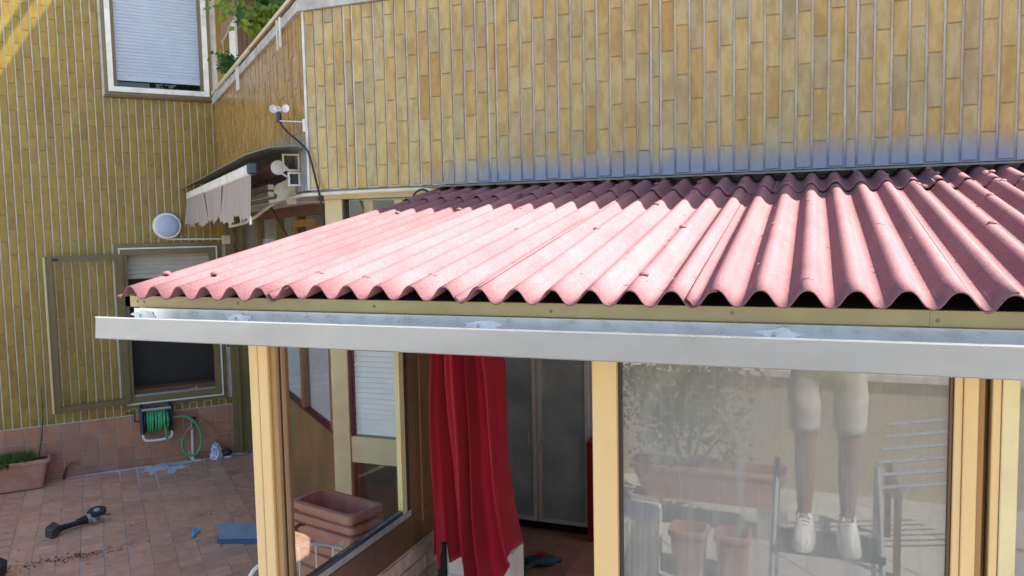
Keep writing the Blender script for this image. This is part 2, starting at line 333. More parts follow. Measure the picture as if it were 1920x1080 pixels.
# ------------------------------------------------------------------ left house wall
TP, TH = .067, .231
hw = thing('house_wall', OL, 'olive yellow tiled house wall with two windows above a terracotta plinth', 'wall')
mb = MB(); T = .3; ZT = 4.62
for a in ((-4.2, -.93, .5, ZT), (-.93, -.035, .5, .6), (-.93, -.035, 2.1, 3.53), (-.035, .7, .5, ZT), (.7, 2.2, .0, ZT)): mb.box(a[0], a[1], 0, T, a[2], a[3], F=FL)
mb.build('masonry', 'grout_left', hw)
B(-4.2, .19, .002, T, -.05, .5, F=FL).build('plinth_core', 'grout_floor', hw)
lt = [tile_mesh('wall_tile', lambda a, b, c: WW*a+V(0, 0, b)-UU*c, TP-.0105, h-.0025, .006, .0015, 'tile_left') for h in (TH,)]
def hole(s0, s1, z0, z1): return (s1 > -.955 and s0 < -.01 and ((z1 > .575 and z0 < 2.135) or z1 > 3.5))
spots = []; fields = []
for k in range(-62, 20):
    sc = TP*(k+.5)-.03+.0; off = (k % 2)*TH/2
    for r in range(-1, 20):
        z0, z1 = .505+TH*r+off-.06, .505+TH*(r+1)+off-.06
        z0c, z1c = max(z0, .507), min(z1, ZT)
        if sc > .10: z0c = max(z0c, 3.5)
        if z1c-z0c < .02: continue
        s0, s1 = sc-TP/2, sc+TP/2
        if hole(s0, s1, z0c, z1c):                       # trim at openings
            for a, b in ((.575, 2.135), (3.5, 9)):
                if z1c > a and z0c < b and z1c > z0c:
                    if z0c < a: z1c = a
                    elif z1c > b: z0c = b
                    else: z1c = z0c
            if z1c-z0c < .015: continue
        full = abs(z1c-z0c-TH) < 1e-4
        x, y, d = onscreen(FL(sc, -.006, (z0c+z1c)/2))
        (spots if full and -15 < x < 480 and -60 < y < 840 else fields).append((d, sc, z0c, z1c))
spots.sort()
fields += spots[298:]
for d, sc, z0, z1 in spots[:298]: put('wall_tile', lt[0], FL(sc+random.uniform(-.001, .001), -.006-random.uniform(0, .0015), (z0+z1)/2), hw)
mb = MB()
for d, sc, z0, z1 in fields: mb.box(sc-TP/2+.0052, sc+TP/2-.0052, -.0062, .001, z0+.0012, z1-.0012, F=FL)
kind(mb.build('tile_field', 'tile_left_field', hw), 'stuff')
pt = tile_mesh('plinth_tile', lambda a, b, c: WW*a+V(0, 0, b)-UU*c, P_-.0085, P_-.0085, .008, .0015, 'plinth_tile')
pc = tile_mesh('plinth_tile_cut', lambda a, b, c: WW*a+V(0, 0, b)-UU*c, P_-.006, .055, .008, .0015, 'plinth_tile')
for i in range(-15, 2):
    for j in range(4):
        s_ = .0+P_*(i-.5)+.01
        z_ = .5-P_*(j+.5) if j < 3 else .031
        put('plinth_tile', pt if j < 3 else pc, FL(s_, -.0065, z_), hw)
# windows of the house wall
def shutter(z0, z1, s0, s1, pitch, i, parent, mt, name='roller_shutter'):
    mb = MB(); k = 0; z = z0
    while z < z1-.001:
        zz = min(z+pitch*.9, z1); n_ = 5
        mb.grid(lambda a, b, z=z, zz=zz: FL(s0+(s1-s0)*a, i-.005*math.sin(math.pi*b), z+(zz-z)*b), 1, n_)
        mb.box(s0, s1, i+.002, i+.006, z, min(z+pitch, z1), F=FL); z += pitch
    return mb.build(name, mt, parent)
def frame_ring(s0, s1, z0, z1, wd, i0, i1, F=FL, bot=None):
    b_ = bot or wd; m_ = MB(); m_.box(s0, s0+wd, i0, i1, z0, z1, F=F); m_.box(s1-wd, s1, i0, i1, z0, z1, F=F)
    m_.box(s0+wd, s1-wd, i0+.001, i1-.001, z1-wd, z1, F=F); m_.box(s0+wd, s1-wd, i0+.001, i1-.001, z0, z0+b_, F=F); return m_
w1 = frame_ring(-.95, -.015, 3.507, 5.2, .032, -.03, .12).build('upper_window', 'olive_frame', hw)
w1['label'] = 'upper window with lowered pale roller shutter and white frame'
frame_ring(-.918, -.047, 3.539, 5.18, .045, -.042, .05).build('frame', 'white_paint', w1)
frame_ring(-.873, -.092, 3.584, 5.1, .03, .0, .05, bot=.012).build('shutter_guide', 'olive_frame', w1)
shutter(3.70, 4.8, -.843, -.122, .031, .022, w1, 'shutter')
B(-.843, -.122, .014, .03, 3.652, 3.70, F=FL).build('shutter_end_slat', 'shutter', w1)
for s_ in (-.76, -.21): B(s_-.008, s_+.008, .004, .0135, 3.675, 3.705, F=FL).build('shutter_stop', 'steel_dim', w1)
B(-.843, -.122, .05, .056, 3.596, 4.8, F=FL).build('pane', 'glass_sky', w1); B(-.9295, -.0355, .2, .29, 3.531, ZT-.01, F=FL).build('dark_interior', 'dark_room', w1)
B(-.955, -.01, -.055, .05, 3.486, 3.506, F=FL).build('sill', 'brown_wood', w1)
w2 = frame_ring(-.955, -.01, .572, 2.135, .035, -.03, .14).build('lower_window', 'olive_frame', hw)
w2['label'] = 'lower window with half raised shutter and one sash swung open'
frame_ring(-.918, -.047, .609, 2.098, .014, -.045, .03).build('weather_strip', 'white_paint', w2)
frame_ring(-.903, -.062, .624, 2.083, .055, -.04, .04).build('frame', 'olive_frame', w2)
shutter(1.80, 2.03, -.848, -.117, .042, .05, w2, 'shutter_low')
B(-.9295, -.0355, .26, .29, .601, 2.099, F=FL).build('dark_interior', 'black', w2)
B(-.848, -.117, .045, .25, .680, .735, F=FL).build('inner_sill', 'rust', w2)
B(-.848, -.117, -.02, .044, .6795, .70, F=FL).build('track', 'alu', w2)
b_ = MB(); b_.box(-.36, -.28, -.036, -.021, .70, .712, F=FL); b_.box(-.31, -.29, -.045, -.036, .70, .73, F=FL); b_.build('latch', 'alu', w2)
# open sash: hinged on the left jamb, swung to the left in front of the wall
hg = (-.885, -.05); ang = R(8.5); Ls = .625
def FS(a, i, z): return FL(hg[0]-a*math.cos(ang)-i*math.sin(ang), hg[1]-a*math.sin(ang)+i*math.cos(ang), z)
sash = frame_ring(0, Ls, .625, 2.04, .05, -.018, .018, F=FS, bot=.055).build('open_sash', 'olive_frame', w2)
B(Ls+.001, Ls+.016, -.03, .012, .63, 2.035, F=FS).build('stile_edge', 'cream_pale', w2)
B(.05, Ls-.05, -.002, .002, .68, 1.99, F=FS).build('pane', 'screen', w2)
b_ = MB(); b_.box(Ls-.10, Ls-.05, -.026, -.0185, 2.0, 2.02, F=FS); b_.build('hinge_plate', 'black', w2)
b_ = MB(); b_.tube([FS(Ls-.045, -.018, 1.215), FS(Ls-.05, -.045, 1.215), FS(Ls-.15, -.045, 1.225)], .006, 6); b_.build('handle', 'screw', w2)
# door and frames on the upper floor, behind the balcony parapet
ud = thing('balcony_door', FL(.3, 0, 2.5), 'white framed balcony door beside brown shutters and dark opening, behind balcony plants', 'door')
B(.16, .215, -.05, .01, 2.6, ZT, F=FL).build('white_stile', 'white_paint', ud); B(.2155, .235, -.045, .01, 2.6, ZT, F=FL).build('blue_edge', 'shutter', ud)
for k in range(4): B(.24+k*.045, .282+k*.045, -.03+.006*(k % 2), .0, 2.6, ZT, F=FL).build('shutter_board', 'brown_wood', ud)
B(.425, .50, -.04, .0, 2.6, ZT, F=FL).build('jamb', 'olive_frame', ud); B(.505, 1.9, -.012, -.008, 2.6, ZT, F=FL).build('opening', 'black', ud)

# ------------------------------------------------------------------ balcony: parapet front and return, coping, soffit
ba = thing('balcony', (-2.735, 3.8, 2.44), 'projecting balcony parapet clad in ochre vertical tiles above red roof', 'balcony')
XE = .845
Z0, Z1 = 2.452, 3.462
fwall = B(-2.735, XE, 3.8, 3.95, Z0+.002, Z1).build('parapet_front', 'grout', ba)
ftile = {}
def front_tile(xc, w_, z0, z1, cap=False):
    h = round(z1-z0, 4); key = (cap, round(w_, 4), h)
    if key not in ftile:
        if not cap: ftile[key] = tile_mesh('tile', lambda a, b, c: V(a, -c, b), w_, h-.003, .006, .0015, 'tile_front')
        else:
            N = 6; vs = []; fs = []
            for zz in (-h/2+.001, h/2-.001): vs += [V(-w_/2*math.cos(math.pi*k/N), -.012*math.sin(math.pi*k/N)+.006, zz) for k in range(N+1)]
            fs = [(k, k+1, N+2+k, N+1+k) for k in range(N)]+[tuple(range(N, -1, -1)), tuple(range(N+1, 2*N+2))]
            me = bpy.data.meshes.new('cap_tile'); me.from_pydata(vs, [], fs); me.materials.append(MATS['tile_cap']); ftile[key] = me
    o = put('cap_tile' if cap else 'tile', ftile[key], V(xc+random.uniform(-.0008, .0008), 3.794-random.uniform(0, .0016), (z0+z1)/2), fwall)
    return o
cols = []; x = -2.718; nexts = [-2.461, -1.591, -.740, .122]; k = 0
caps = [(-2.461, -2.405), (-1.591, -1.543), (-.740, -.692), (.122, .172)]
edges = [-2.718]+[e for c_ in caps for e in c_]+[XE]
for q in range(0, len(edges), 2):
    a, b = edges[q], edges[q+1]; n_ = max(1, round((b-a)/TP)); w_ = (b-a)/n_
    for i in range(n_): cols.append((a+w_*(i+.5), w_, False))
    if q+2 < len(edges): cols.append(((edges[q+1]+edges[q+2])/2, edges[q+2]-edges[q+1], True))
for k, (xc, w_, cp) in enumerate(cols):
    z = 2.576-(0 if k % 2 else TH/2)
    while z > Z0: z -= TH
    first = True
    while z < Z1-.004:
        a, b = max(z, Z0), min(z+TH, Z1)
        if b-a > .012: front_tile(xc, (w_-.0095) if not cp else w_-.012, a, b, cp)
        z += TH
ret = B(-.15, -.001, 0.05, LEN, Z0+.002, Z1, F=FD).build('parapet_return', 'grout_return', ba)
mb = MB()
for k in range(53):
    t_ = .012+TP*(k+.5); z = 2.452-random.choice((0, TH/2, .08))
    while z < Z1-.01:
        a, b = max(z, Z0), min(z+TH, Z1); d_ = .004+.004*random.random()
        if b-a > .01: mb.box(-.0005, d_, t_-TP/2+.003, t_+TP/2-.003, a+.001, b-.0015, F=FD)
        z += TH
kind(mb.build('tile_field', 'tile_return', ret), 'stuff')
mb = MB(); mb.box(-2.735-.0, -2.719, 3.79, 3.80, Z0, Z1); mb.build('corner_bead', 'grout', ba)
mb = MB()
def bevel_poly(off, z0, z1):        # coping follows return and front
    nD = -WW; a = C1+nD*off; 
    # outer corner of two offset lines
    den = UU.y; t_ = ((3.8-off)-a.y)/den; Pc = a+UU*t_
    return [Pc+V(0, 0, z0), V(XE, 3.8-off, z0), V(XE, 3.97, z0), V(-2.665, 3.97, z0), FD(-.17, LEN, z0), FD(off, LEN, z0)], V(0, 0, z1-z0)
mb.prism(*bevel_poly(.03, Z1+.001, Z1+.062)); mb.build('coping', 'concrete', ba)
mb = MB(); mb.prism(*bevel_poly(.012, Z1+.0625, Z1+.075)); mb.build('coping_cap', 'white_paint', ba)
b_ = MB(); b_.tube([FD(.02, LEN-.05, Z1+.115), FD(.02, .03, Z1+.115)], .016, 8); b_.tube([V(-2.72, 3.785, Z1+.115), V(XE, 3.785, Z1+.115)], .016, 8); b_.build('rail', 'ivory', ba, True)
b_ = MB(); b_.box(.005, .03, .1, 1.5, Z1+.076, Z1+.098, F=FD); b_.build('weathered_strip', 'rust', ba)
for t_ in (.42, .50, 1.98, 2.06): B(.031, .040, t_-.012, t_+.012, Z1-.11, Z1+.07, F=FD).build('bracket', 'white_paint', ba)
mb = MB(); zz = Z0-.05
mb.prism([V(-2.66, 3.952, zz), V(XE, 3.952, zz), V(XE, 6.2, zz), V(-3.6, 8, zz), FD(-.2, LEN+.2, zz), FD(-.152, LEN, zz)], (0, 0, .05)); mb.build('soffit_slab', 'plaster_dim', ba)
B(-2.72, XE, 3.802, 3.814, Z0-.010, Z0-.001).build('drip_edge', 'hood_metal', ba)

# upper storey above the balcony, unseen; slab and awning shaped to shade the wall
uf = thing('upper_storey', V(-2.4, 5.6, 3.5), 'unseen upper storey wall with added slab and awning shading the house wall', 'building')
mb = MB(); mb.prism([FL(.62, -2.4, 5.2), FL(.62, .3, 5.2), FL(4.6, .3, 5.2), V(.35, 7.6, 5.2), V(.35, 4.1, 5.2), V(-2.3, 4.1, 5.2)], (0, 0, .2)); mb.build('shade_slab', 'plaster', uf)
B(-1.6, .35, 5.2, 5.45, 2.45, 5.2).build('wall', 'plaster', uf)
b_ = MB(); b_.grid(lambda a, b: FL(.02+3.0*a, -.02-.98*b, 6.42-1.274*b), 1, 1, (0, 0, .006)); b_.build('awning_fabric', 'awning_pink', uf)
b_ = MB(); b_.tube([FL(.02, -.10, 6.68), FL(.02, -.95, 5.40)], .03, 6); b_.build('awning_arm', 'ivory', uf)

# plants and torn awning on the balcony
def leaves(n_, centre, rad, size, mt, parent, name='crown', drop=0, sub=14):
    mb = MB(); cl = [Vector(centre)+Vector([random.gauss(0, .45)*rad[i] for i in range(3)]) for _ in range(sub)]
    for _ in range(n_):
        c = random.choice(cl)+Vector([random.gauss(0, .22)*rad[i] for i in range(3)])
        sz = size*random.uniform(.6, 1.3); d = Vector([random.gauss(0, 1) for _ in range(3)]).normalized(); d.z = d.z*.5-drop; d.normalize()
        e = d.cross(Vector([random.gauss(0, 1) for _ in range(3)])).normalized(); nn = d.cross(e)
        mb.add([c, c+d*sz*.35+e*sz*.34+nn*sz*.06, c+d*sz, c+d*sz*.35-e*sz*.34+nn*sz*.06], [(0, 1, 2), (0, 2, 3)])
    return mb.build(name, mt, parent)
def stems(base, tips, r, mt, parent, name='stem'):
    b_ = MB()
    for q in tips: b_.tube([base, (Vector(base)+Vector(q))/2+V(random.gauss(0, .02), random.gauss(0, .02), .03), q], [r, r*.7, r*.4], 5, 3)
    return b_.build(name, mt, parent, True)
p1 = thing('balcony_plant', FD(-.3, 1.8, Z1), 'broad leaved green plant with yellowish shoots spilling over balcony rail', 'plant')
stems(FD(-.3, 1.8, Z1-.2), [FD(-.1, 1.3, 3.85), FD(-.2, 1.9, 4.2), FD(-.15, 2.4, 4.1), FD(-.1, 2.0, 3.75)], .009, 'twig', p1)
leaves(340, FD(-.16, 1.6, 3.96), (.12, .48, .30), .10, 'leaf', p1, drop=.3); leaves(260, FD(-.05, 1.4, 3.78), (.06, .36, .2), .075, 'leaf_yellow', p1, 'shoots', .4)['kind'] = 'stuff'
p2 = thing('balcony_plant', FD(-.2, 2.9, Z1), 'feathery green plant in balcony corner below the white window frame', 'plant')
stems(FD(-.15, 2.7, Z1-.2), [FD(-.08, 3.0, 3.8), FD(-.1, 3.3, 3.85), FD(-.1, 2.8, 3.78)], .006, 'twig', p2)
leaves(240, FD(-.12, 2.9, 3.70), (.05, .18, .15), .06, 'leaf', p2, drop=.1); leaves(160, FD(-.10, 2.75, 3.68), (.05, .3, .10), .05, 'leaf_dark', p2, 'dark_shoots')['kind'] = 'stuff'
ta = thing('torn_awning', FL(.1, -.25, 4.0), 'faded pink awning flap with scalloped edge hanging by upstairs door', 'awning')
b_ = MB(); prof = [(0, 4.02), (.05, 4.10), (.10, 4.23), (.15, 4.30), (.2, 4.43), (.26, 4.52), (.3, 4.62)]
pl = [FL(.05+a, -.25-.1*a, z) for a, z in prof]+[FL(.35, -.28, 5.1), FL(.05, -.25, 5.1)]
b_.prism(pl, UU*.004); b_.build('fabric', 'awning_pink', ta)
b_ = MB(); b_.tube([pl[i]+V(0, 0, -.004) for i in range(7)], .008, 6, 3); b_.build('hem', 'valance', ta)

# ------------------------------------------------------------------ retractable awning under the balcony return
aw = thing('retractable_awning', FD(.1, 1.8, 2.4), 'folded awning with frayed beige valance below the balcony', 'awning')
hp = [(.0, 2.70), (.06, 2.712), (.20, 2.70), (.335, 2.655)]
b_ = MB()
for (o0, z0), (o1, z1) in zip(hp, hp[1:]):
    b_.grid(lambda a, b, o0=o0, z0=z0, o1=o1, z1=z1: FD(o0+(o1-o0)*a+.004, .02+(.0 if a < .5 else 0)+3.56*b, z0+(z1-z0)*a), 1, 8, (0, 0, -.005))
b_.build('hood', 'hood_metal', aw)
b_ = MB(); b_.tube([FD(.12, .26, 2.60), FD(.12, 3.45, 2.60)], .046, 16); b_.build('roller', 'roller_cloth', aw, True)
b_ = MB(); b_.lathe([(.036, 0), (.043, .004), (.043, .016), (.02, .022)], FD(.12, .245, 2.60), -UU, 20); b_.build('end_plate', 'white_plastic', aw, True)
b_ = MB()
for (a, b) in ((.028, .0), (-.034, -.035)): b_.tube([FD(.12-.02, .235, 2.60+a), FD(.03, .235, 2.56+b)], .007, 6)
b_.build('plate_arm', 'white_plastic', aw)
m_ = MB(); m_.box(-.005, .05, .2, .24, 2.50, 2.56, F=FD); m_.build('motor_box', 'navy', aw)
frame_ring(.0, .075, 2.488, 2.572, .011, .185, .2, F=lambda a, b, c: FD(a, b, c)).build('motor_frame', 'white_plastic', aw)
frame_ring(.01, .11, 2.575, 2.675, .009, .15, .165, F=lambda a, b, c: FD(a, b, c)).build('niche_frame', 'ivory', aw)
br = [(.0, 2.40), (.0, 2.60), (.035, 2.60), (.05, 2.55), (.12, 2.515), (.135, 2.47), (.11, 2.455), (.12, 2.43), (.165, 2.425), (.16, 2.405), (.06, 2.43), (.05, 2.40)]
b_ = MB(); b_.prism([FD(a+.004, .30, z-.015) for a, z in br], UU*.03); b_.build('wall_bracket', 'ivory', aw)
b_ = MB(); b_.lathe([(.013, 0), (.013, .008)], FD(.075, .299, 2.475), -UU, 10); b_.build('bracket_bolt', 'steel_dim', aw)
for z_, dz in ((2.49, 0), (2.448, .0)): B(.13, .165, .33, 1.9, z_-.016, z_+.014, F=FD).build('folding_arm', 'ivory', aw)
B(.285, .315, .10, 3.46, 2.545, 2.61, F=FD, ch=.008).build('front_bar', 'white_paint', aw)
B(.275, .325, .045, .099, 2.545, 2.612, F=FD, ch=.008).build('bar_end_cap', 'navy', aw)
random.seed(21)
b_ = MB(); nu = 150; cuts = [0, .33, .62, 1.0]
def val(a, b):
    t_ = .11+3.34*a; wv = .014*math.sin(a*47)+.01*math.sin(a*19+1)+.012*math.sin(a*7)
    drop = .245+.02*math.sin(a*30)+(.035*noise.noise(V(a*95, 0, 0))+.06*max(0, noise.noise(V(a*38, 3, 0))))*1.1
    return FD(.30+wv*b*1.3+.004*math.sin(a*70)*b, t_+.012*b*noise.noise(V(a*60, 5, 0)), 2.548-drop*b)
for q in range(3):
    a0, a1 = cuts[q]+.001, cuts[q+1]-.002
    b_ = MB(); b_.grid(lambda a, b: val(a0+(a1-a0)*a, b)+WW*(-.006*q), 70, 6, WW*.0015); b_.build('valance', 'valance', aw, True)
b_ = MB(); b_.tube([FD(.31, .12, 2.31), FD(.31, .12, 2.262)], [.004, .009], 6); b_.build('valance_weight', 'white_plastic', aw)
b_ = MB(); b_.tube([FD(.08, .72, 2.38), FD(.02, .55, 2.19)], .012, 6); b_.build('brace', 'brown_wood', aw)

# wind sensor on its bracket
sn = thing('wind_sensor', FD(.0, -.01, 2.83), 'white cup anemometer on a thin arm at the balcony corner', 'sensor')
B(.005, .018, -.006, .014, 2.79, 2.86, F=FD).build('bracket', 'white_plastic', sn)
sp = FD(.1, .25, 2.905)
b_ = MB(); b_.tube([FD(.012, .0, 2.845), FD(.10, .22, 2.875)], .004, 6); b_.build('arm', 'steel_dim', sn)
b_ = MB(); b_.lathe([(.012, -.035), (.017, -.034), (.017, .02), (.01, .026)], sp, (0, 0, 1), 14); b_.build('body', 'navy', sn, True)
for dx, dz, sc in ((-.035, .045, 1), (.045, .045, 1), (.0, .04, .7)):
    b_ = MB(); cpos = sp+rt0*dx+V(0, 0, dz)+UU*(.02 if sc < 1 else 0); axv = (fw*-.8+rt0*(.6 if dx < 0 else -.1)).normalized()
    b_.lathe([(.004, -.016), (.014, -.013), (.021, -.004), (.024, .006), (.0225, .006), (.018, -.003), (.008, -.010)], cpos, axv, 16); b_.tube([cpos-axv*.01, sp+V(0, 0, .035)], .003, 5); b_.build('cup', 'white_plastic', sn, True)
cb = MB(); cb.tube([FD(.10, .23, 2.87), FD(.09, .1, 2.80), FD(.02, -.02, 2.70), V(-2.70, 3.775, 2.64), V(-2.66, 3.77, 2.5), V(-2.60, 3.74, 2.32), V(-2.56, 3.7, 2.1)], .006, 6, 5)
tag(cb.build('sensor_cable', 'cable_black', None, True), 'black cable running down the balcony corner from the wind sensor', 'cable')
cb = MB(); cb.tube([FD(.12, 2.2, 2.27), FD(.12, 1.3, 2.30), FD(.08, .6, 2.40), FD(.03, .12, 2.425), V(-2.66, 3.775, 2.428), V(-2.0, 3.775, 2.432), V(-1.93, 3.77, 2.40)], .011, 8, 5)
tag(cb.build('cream_conduit', 'ivory', None, True), 'cream plastic conduit bending along the balcony underside', 'conduit')
cb = MB(); cb.tube([V(-2.04, 3.76, 2.36), V(-2.02, 3.76, 2.41), V(-1.97, 3.76, 2.43), V(-1.92, 3.76, 2.40)], .006, 6, 4)
tag(cb.build('cable_loop', 'cable_black', None, True), 'short black cable loop above the roof edge', 'cable')

# ------------------------------------------------------------------ ground floor glazing under the balcony
gp = thing('glazed_partition', FD(-.2, 1.7, 0), 'olive panelled partition with blind covered panes below the awning', 'partition')
def FG(t, i, z): return FD(-.2-i, t, z)          # t along, i inwards
m_ = MB(); m_.box(0.06, 3.44, .0, .04, .0, .90, F=FG); m_.build('lower_panel', 'olive_panel', gp)
B(0.06, 3.44, -.012, .05, .901, .925, F=FG).build('sill', 'black', gp); B(.06, 3.44, -.01, .05, 2.33, 2.4, F=FG).build('head', 'brown_wood', gp)
for a, b in ((.32, .41), (1.135, 1.215), (1.86, 1.95), (2.7, 2.8)): B(a, b, -.015, .05, .926, 2.329, F=FG).build('mullion', 'olive_frame', gp)
def blind(F, a0, a1, i, z0, z1, parent, p_=.022, mt='white_plastic'):
    b_ = MB(); z = z0
    while z < z1: b_.add([F(a0, i-.004, z), F(a1, i-.004, z), F(a1, i+.008, z+p_*.88), F(a0, i+.008, z+p_*.88)], [(0, 1, 2, 3)]); z += p_
    return b_.build('blind', mt, parent)
for a, b in ((.41, 1.135), (1.215, 1.86), (1.95, 2.7), (2.8, 3.44)):
    B(a, b, .018, .022, .926, 2.329, F=FG).build('pane', 'glass_sky', gp)
    if a < 2: blind(FG, a, b, .034, .93, 2.15, gp)
sh_ = lambda t, i, z: FG(t, -.02-.14*(2.3-z)/.5+i, z)
frame_ring(.55, 1.12, 1.85, 2.3, .05, -.01, .01, F=sh_).build('tilted_sash', 'amber_wood', gp)
cpil = thing('corner_frame_post', FL(.1, 0, 0), 'dark olive multi ribbed post in the terrace corner', 'post')
for k, (a, b, o_) in enumerate(((.035, .075, .05), (.076, .11, .075), (.111, .15, .055), (.151, .20, .08))):
    B(a, b, -o_, 0.0, .0, 2.4, F=FL).build('rib', 'olive_frame', cpil)
dr = thing('glazed_door', V(-2.3, 3.95, 0), 'cream framed glazed door with white venetian blind beside the veranda', 'door')
B(-2.72, -2.6, 3.93, 4.02, 0, 2.402, ch=.003).build('post', 'cream_pale', dr); B(-2.72, -1.76, 3.925, 4.02, 2.4025, 2.447).build('head', 'cream_pale', dr)
B(-2.598, -1.76, 3.94, 3.99, .818, .976).build('mid_rail', 'cream_pale', dr); B(-2.598, -1.76, 3.94, 3.99, 0, .12).build('bottom_rail', 'cream_pale', dr)
B(-2.598, -2.585, 3.945, 3.985, .977, 2.40).build('gasket', 'black', dr); B(-1.84, -1.76, 3.94, 3.99, .977, 2.40).build('stile', 'cream_pale', dr)
B(-2.584, -1.841, 3.962, 3.966, .977, 2.40).build('pane', 'glass_sky', dr); B(-2.597, -1.761, 3.962, 3.966, .121, .817).build('lower_pane', 'glass_brown', dr)
blind(lambda a, i, z: V(a, 3.969+i, z), -2.583, -1.842, .008, .985, 2.2, dr, .032)
B(-2.58, -1.77, 4.0, 4.01, .12, .8).build('inner_panel', 'olive_panel', dr)
for k, (x, w_, mt) in enumerate(((-2.53, .06, 'cream_metal'), (-2.32, .05, 'cream_metal'), (-2.25, .08, 'plaster'), (-2.05, .05, 'steel_dim'))): B(x, x+w_, 4.06, 4.08, 2.2, 2.4).build('inner_strip', mt, dr)

# ------------------------------------------------------------------ veranda
XR = 1.75                                  # right end of what is built
ve = thing('veranda', V(-.1, 1.83, 0), 'glazed veranda with cream frames, metal gutter and red corrugated roof', 'veranda')
rf = MB(); SL = .175
def rz(y): return 2.043+(y-1.755)*SL        # mid height of the corrugation
rf.prism([V(-1.93, 1.816, rz(1.815)-.032), V(-1.93, 3.99, rz(3.99)-.032), V(-1.93, 3.99, rz(3.99)-.06), V(-1.93, 1.815, rz(1.815)-.06)], (XR+1.9, 0, 0))
roof = rf.build('roof', 'felt', ve); roof['label'] = 'roof of overlapping red corrugated bitumen sheets'
XC0 = -1.818; PW = .095; AMP = .0185
def wave(i):
    c = math.cos(2*math.pi*i); return c*(1.22-.22*c*c)
def sheet(i0, i1, y0, y1, lift, seed, ny=14):
    """one corrugated sheet from wave index i0 to i1, with its own slight warp and sag"""
    rnd = random.Random(seed); nu = int((i1-i0)*22); ph = rnd.uniform(0, 9); sk = rnd.uniform(-.004, .004)
    def fn(a, b):
        i = i0+(i1-i0)*a; y = y0+(y1-y0)*b
        x_ = XC0+PW*i+sk*(b-.5); am = AMP*(1+.05*noise.noise(V(i*.6, y, seed)))
        z_ = rz(y)+am*wave(i)+lift+.003*noise.noise(V(i*.45+ph, y*1.1, seed))
        y_ = y+(.006*noise.noise(V(i*.3, seed, 1)) if b in (0, 1) else 0)
        if a < .02: z_ += .0075*(1-b*.5)
        return V(x_, y_, z_)
    mb = MB(); mb.grid(fn, nu, ny, (0, 0, -.0035)); o = mb.build('corrugated_sheet', 'roof_red', roof, 'all'); return o
k = 0; i = -1.55
while XC0+PW*i < XR-.1:
    sheet(i-(.0 if k == 0 else .12), i+6.6, 1.752+random.uniform(-.006, .004), 3.56, .0045*(k % 2)+.0015*k*.2+(.003 if k else 0), k+1); i += 6; k += 1
i = -1.55+1.05; k = 0; sheet(-1.6, .1, 3.47, 3.93, .010, 40, 6)
while XC0+PW*i < XR-.1:
    sheet(i-.1, i+6.3, 3.478+random.uniform(-.012, .012), 3.93, .012+.004*(k % 2), 20+k, 6); i += 6; k += 1
nail = MB(); nail.lathe([(.0125, -.003), (.0125, .0015), (.008, .005), (.003, .0062)], (0, 0, 0), (0, -SL, 1), 10)
nail_o = nail.build('roof_nail', 'roof_red', roof, True); nm = nail_o.data; first = True
random.seed(5)
for row, (y, st, ph) in enumerate(((1.875, 2, 0), (2.55, 3, 1), (3.05, 3, 2), (3.40, 3, 0), (3.60, 2, 1), (3.80, 3, 1))):
    for q in range(-1+ph, 36, st):
        if random.random() < .22: continue
        yy = y+random.uniform(-.03, .03); P = V(XC0+PW*(q+random.uniform(-.07, .07)), yy, rz(yy)+AMP+.006+(.012 if yy > 3.47 else 0))
        if first: nail_o.location = P-WORLD[roof]; first = False
        else: put('roof_nail', nm, P, roof)
B(-1.93, XR, 3.955, 3.985, rz(3.96)-.05, 2.40).build('gap_shade_strip', 'felt', ve)  # dark strip whose colour stands in for the shadow gap above the roof
m_ = MB(); m_.box(-1.99, .225, 1.80, 1.815, 1.9915, 2.025); m_.build('fascia_board', 'fascia_paint', ve)
m_ = MB(); m_.box(.2255, XR, 1.7995, 1.815, 1.991, 2.0245); m_.build('fascia_board', 'fascia_paint', ve)
m_ = MB(); m_.prism([V(-1.99, 1.80, 1.9915), V(-1.99, 1.80, 2.025), V(-1.99, 3.95, rz(3.95)-.02), V(-1.99, 3.95, rz(3.95)-.06)], (.02, 0, 0)); m_.build('barge_board', 'fascia_paint', ve)
B(-1.95, XR, 1.8155, 1.87, 1.935, 1.99).build('eave_beam', 'cream_metal', ve)
for x in (-1.94, -1.915, -1.555, -1.10, -.60, -.17, .24, .60): 
    b_ = MB(); b_.lathe([(.0042, -.001), (.0042, .0015), (.002, .0022)], (x, 1.80, 2.008+random.uniform(-.004, .004)), (0, -1, 0), 8); b_.build('screw', 'screw', ve)
# gutter: folded aluminium channel, open at its left end
GY0, GY1 = 1.66, 1.79
m_ = MB(); m_.prism([V(-1.945, GY1, 1.989), V(-1.945, GY1+.0015, 1.989), V(-1.945, GY1+.0015, 1.912), V(-1.945, GY1, 1.912)], (XR+1.945, 0, 0))
gu = m_.build('gutter', 'alu_shiny', ve); gu['label'] = 'bare aluminium box gutter with sealed screw heads'
prof = [(GY0, 1.9735), (GY0, 1.914), (GY0+.004, 1.911), (GY1, 1.911), (GY1, 1.9125), (GY0+.005, 1.9125), (GY0+.0018, 1.915), (GY0+.0018, 1.9735)]
m_ = MB(); a0 = [V(-1.955-.006*(z < 1.94), y, z) for y, z in prof]; m_.prism(a0, (XR+1.955, 0, 0)); m_.build('front_face', 'alu', gu)
m_ = MB(); m_.prism([V(-1.956, GY0-.0012, 1.9737), V(-1.956, GY0+.009, 1.9737), V(-1.956, GY0+.009, 1.9765), V(-1.956, GY0-.0012, 1.9765)], (XR+1.956, 0, 0)); m_.build('rolled_lip', 'alu_shiny', gu)
random.seed(11)
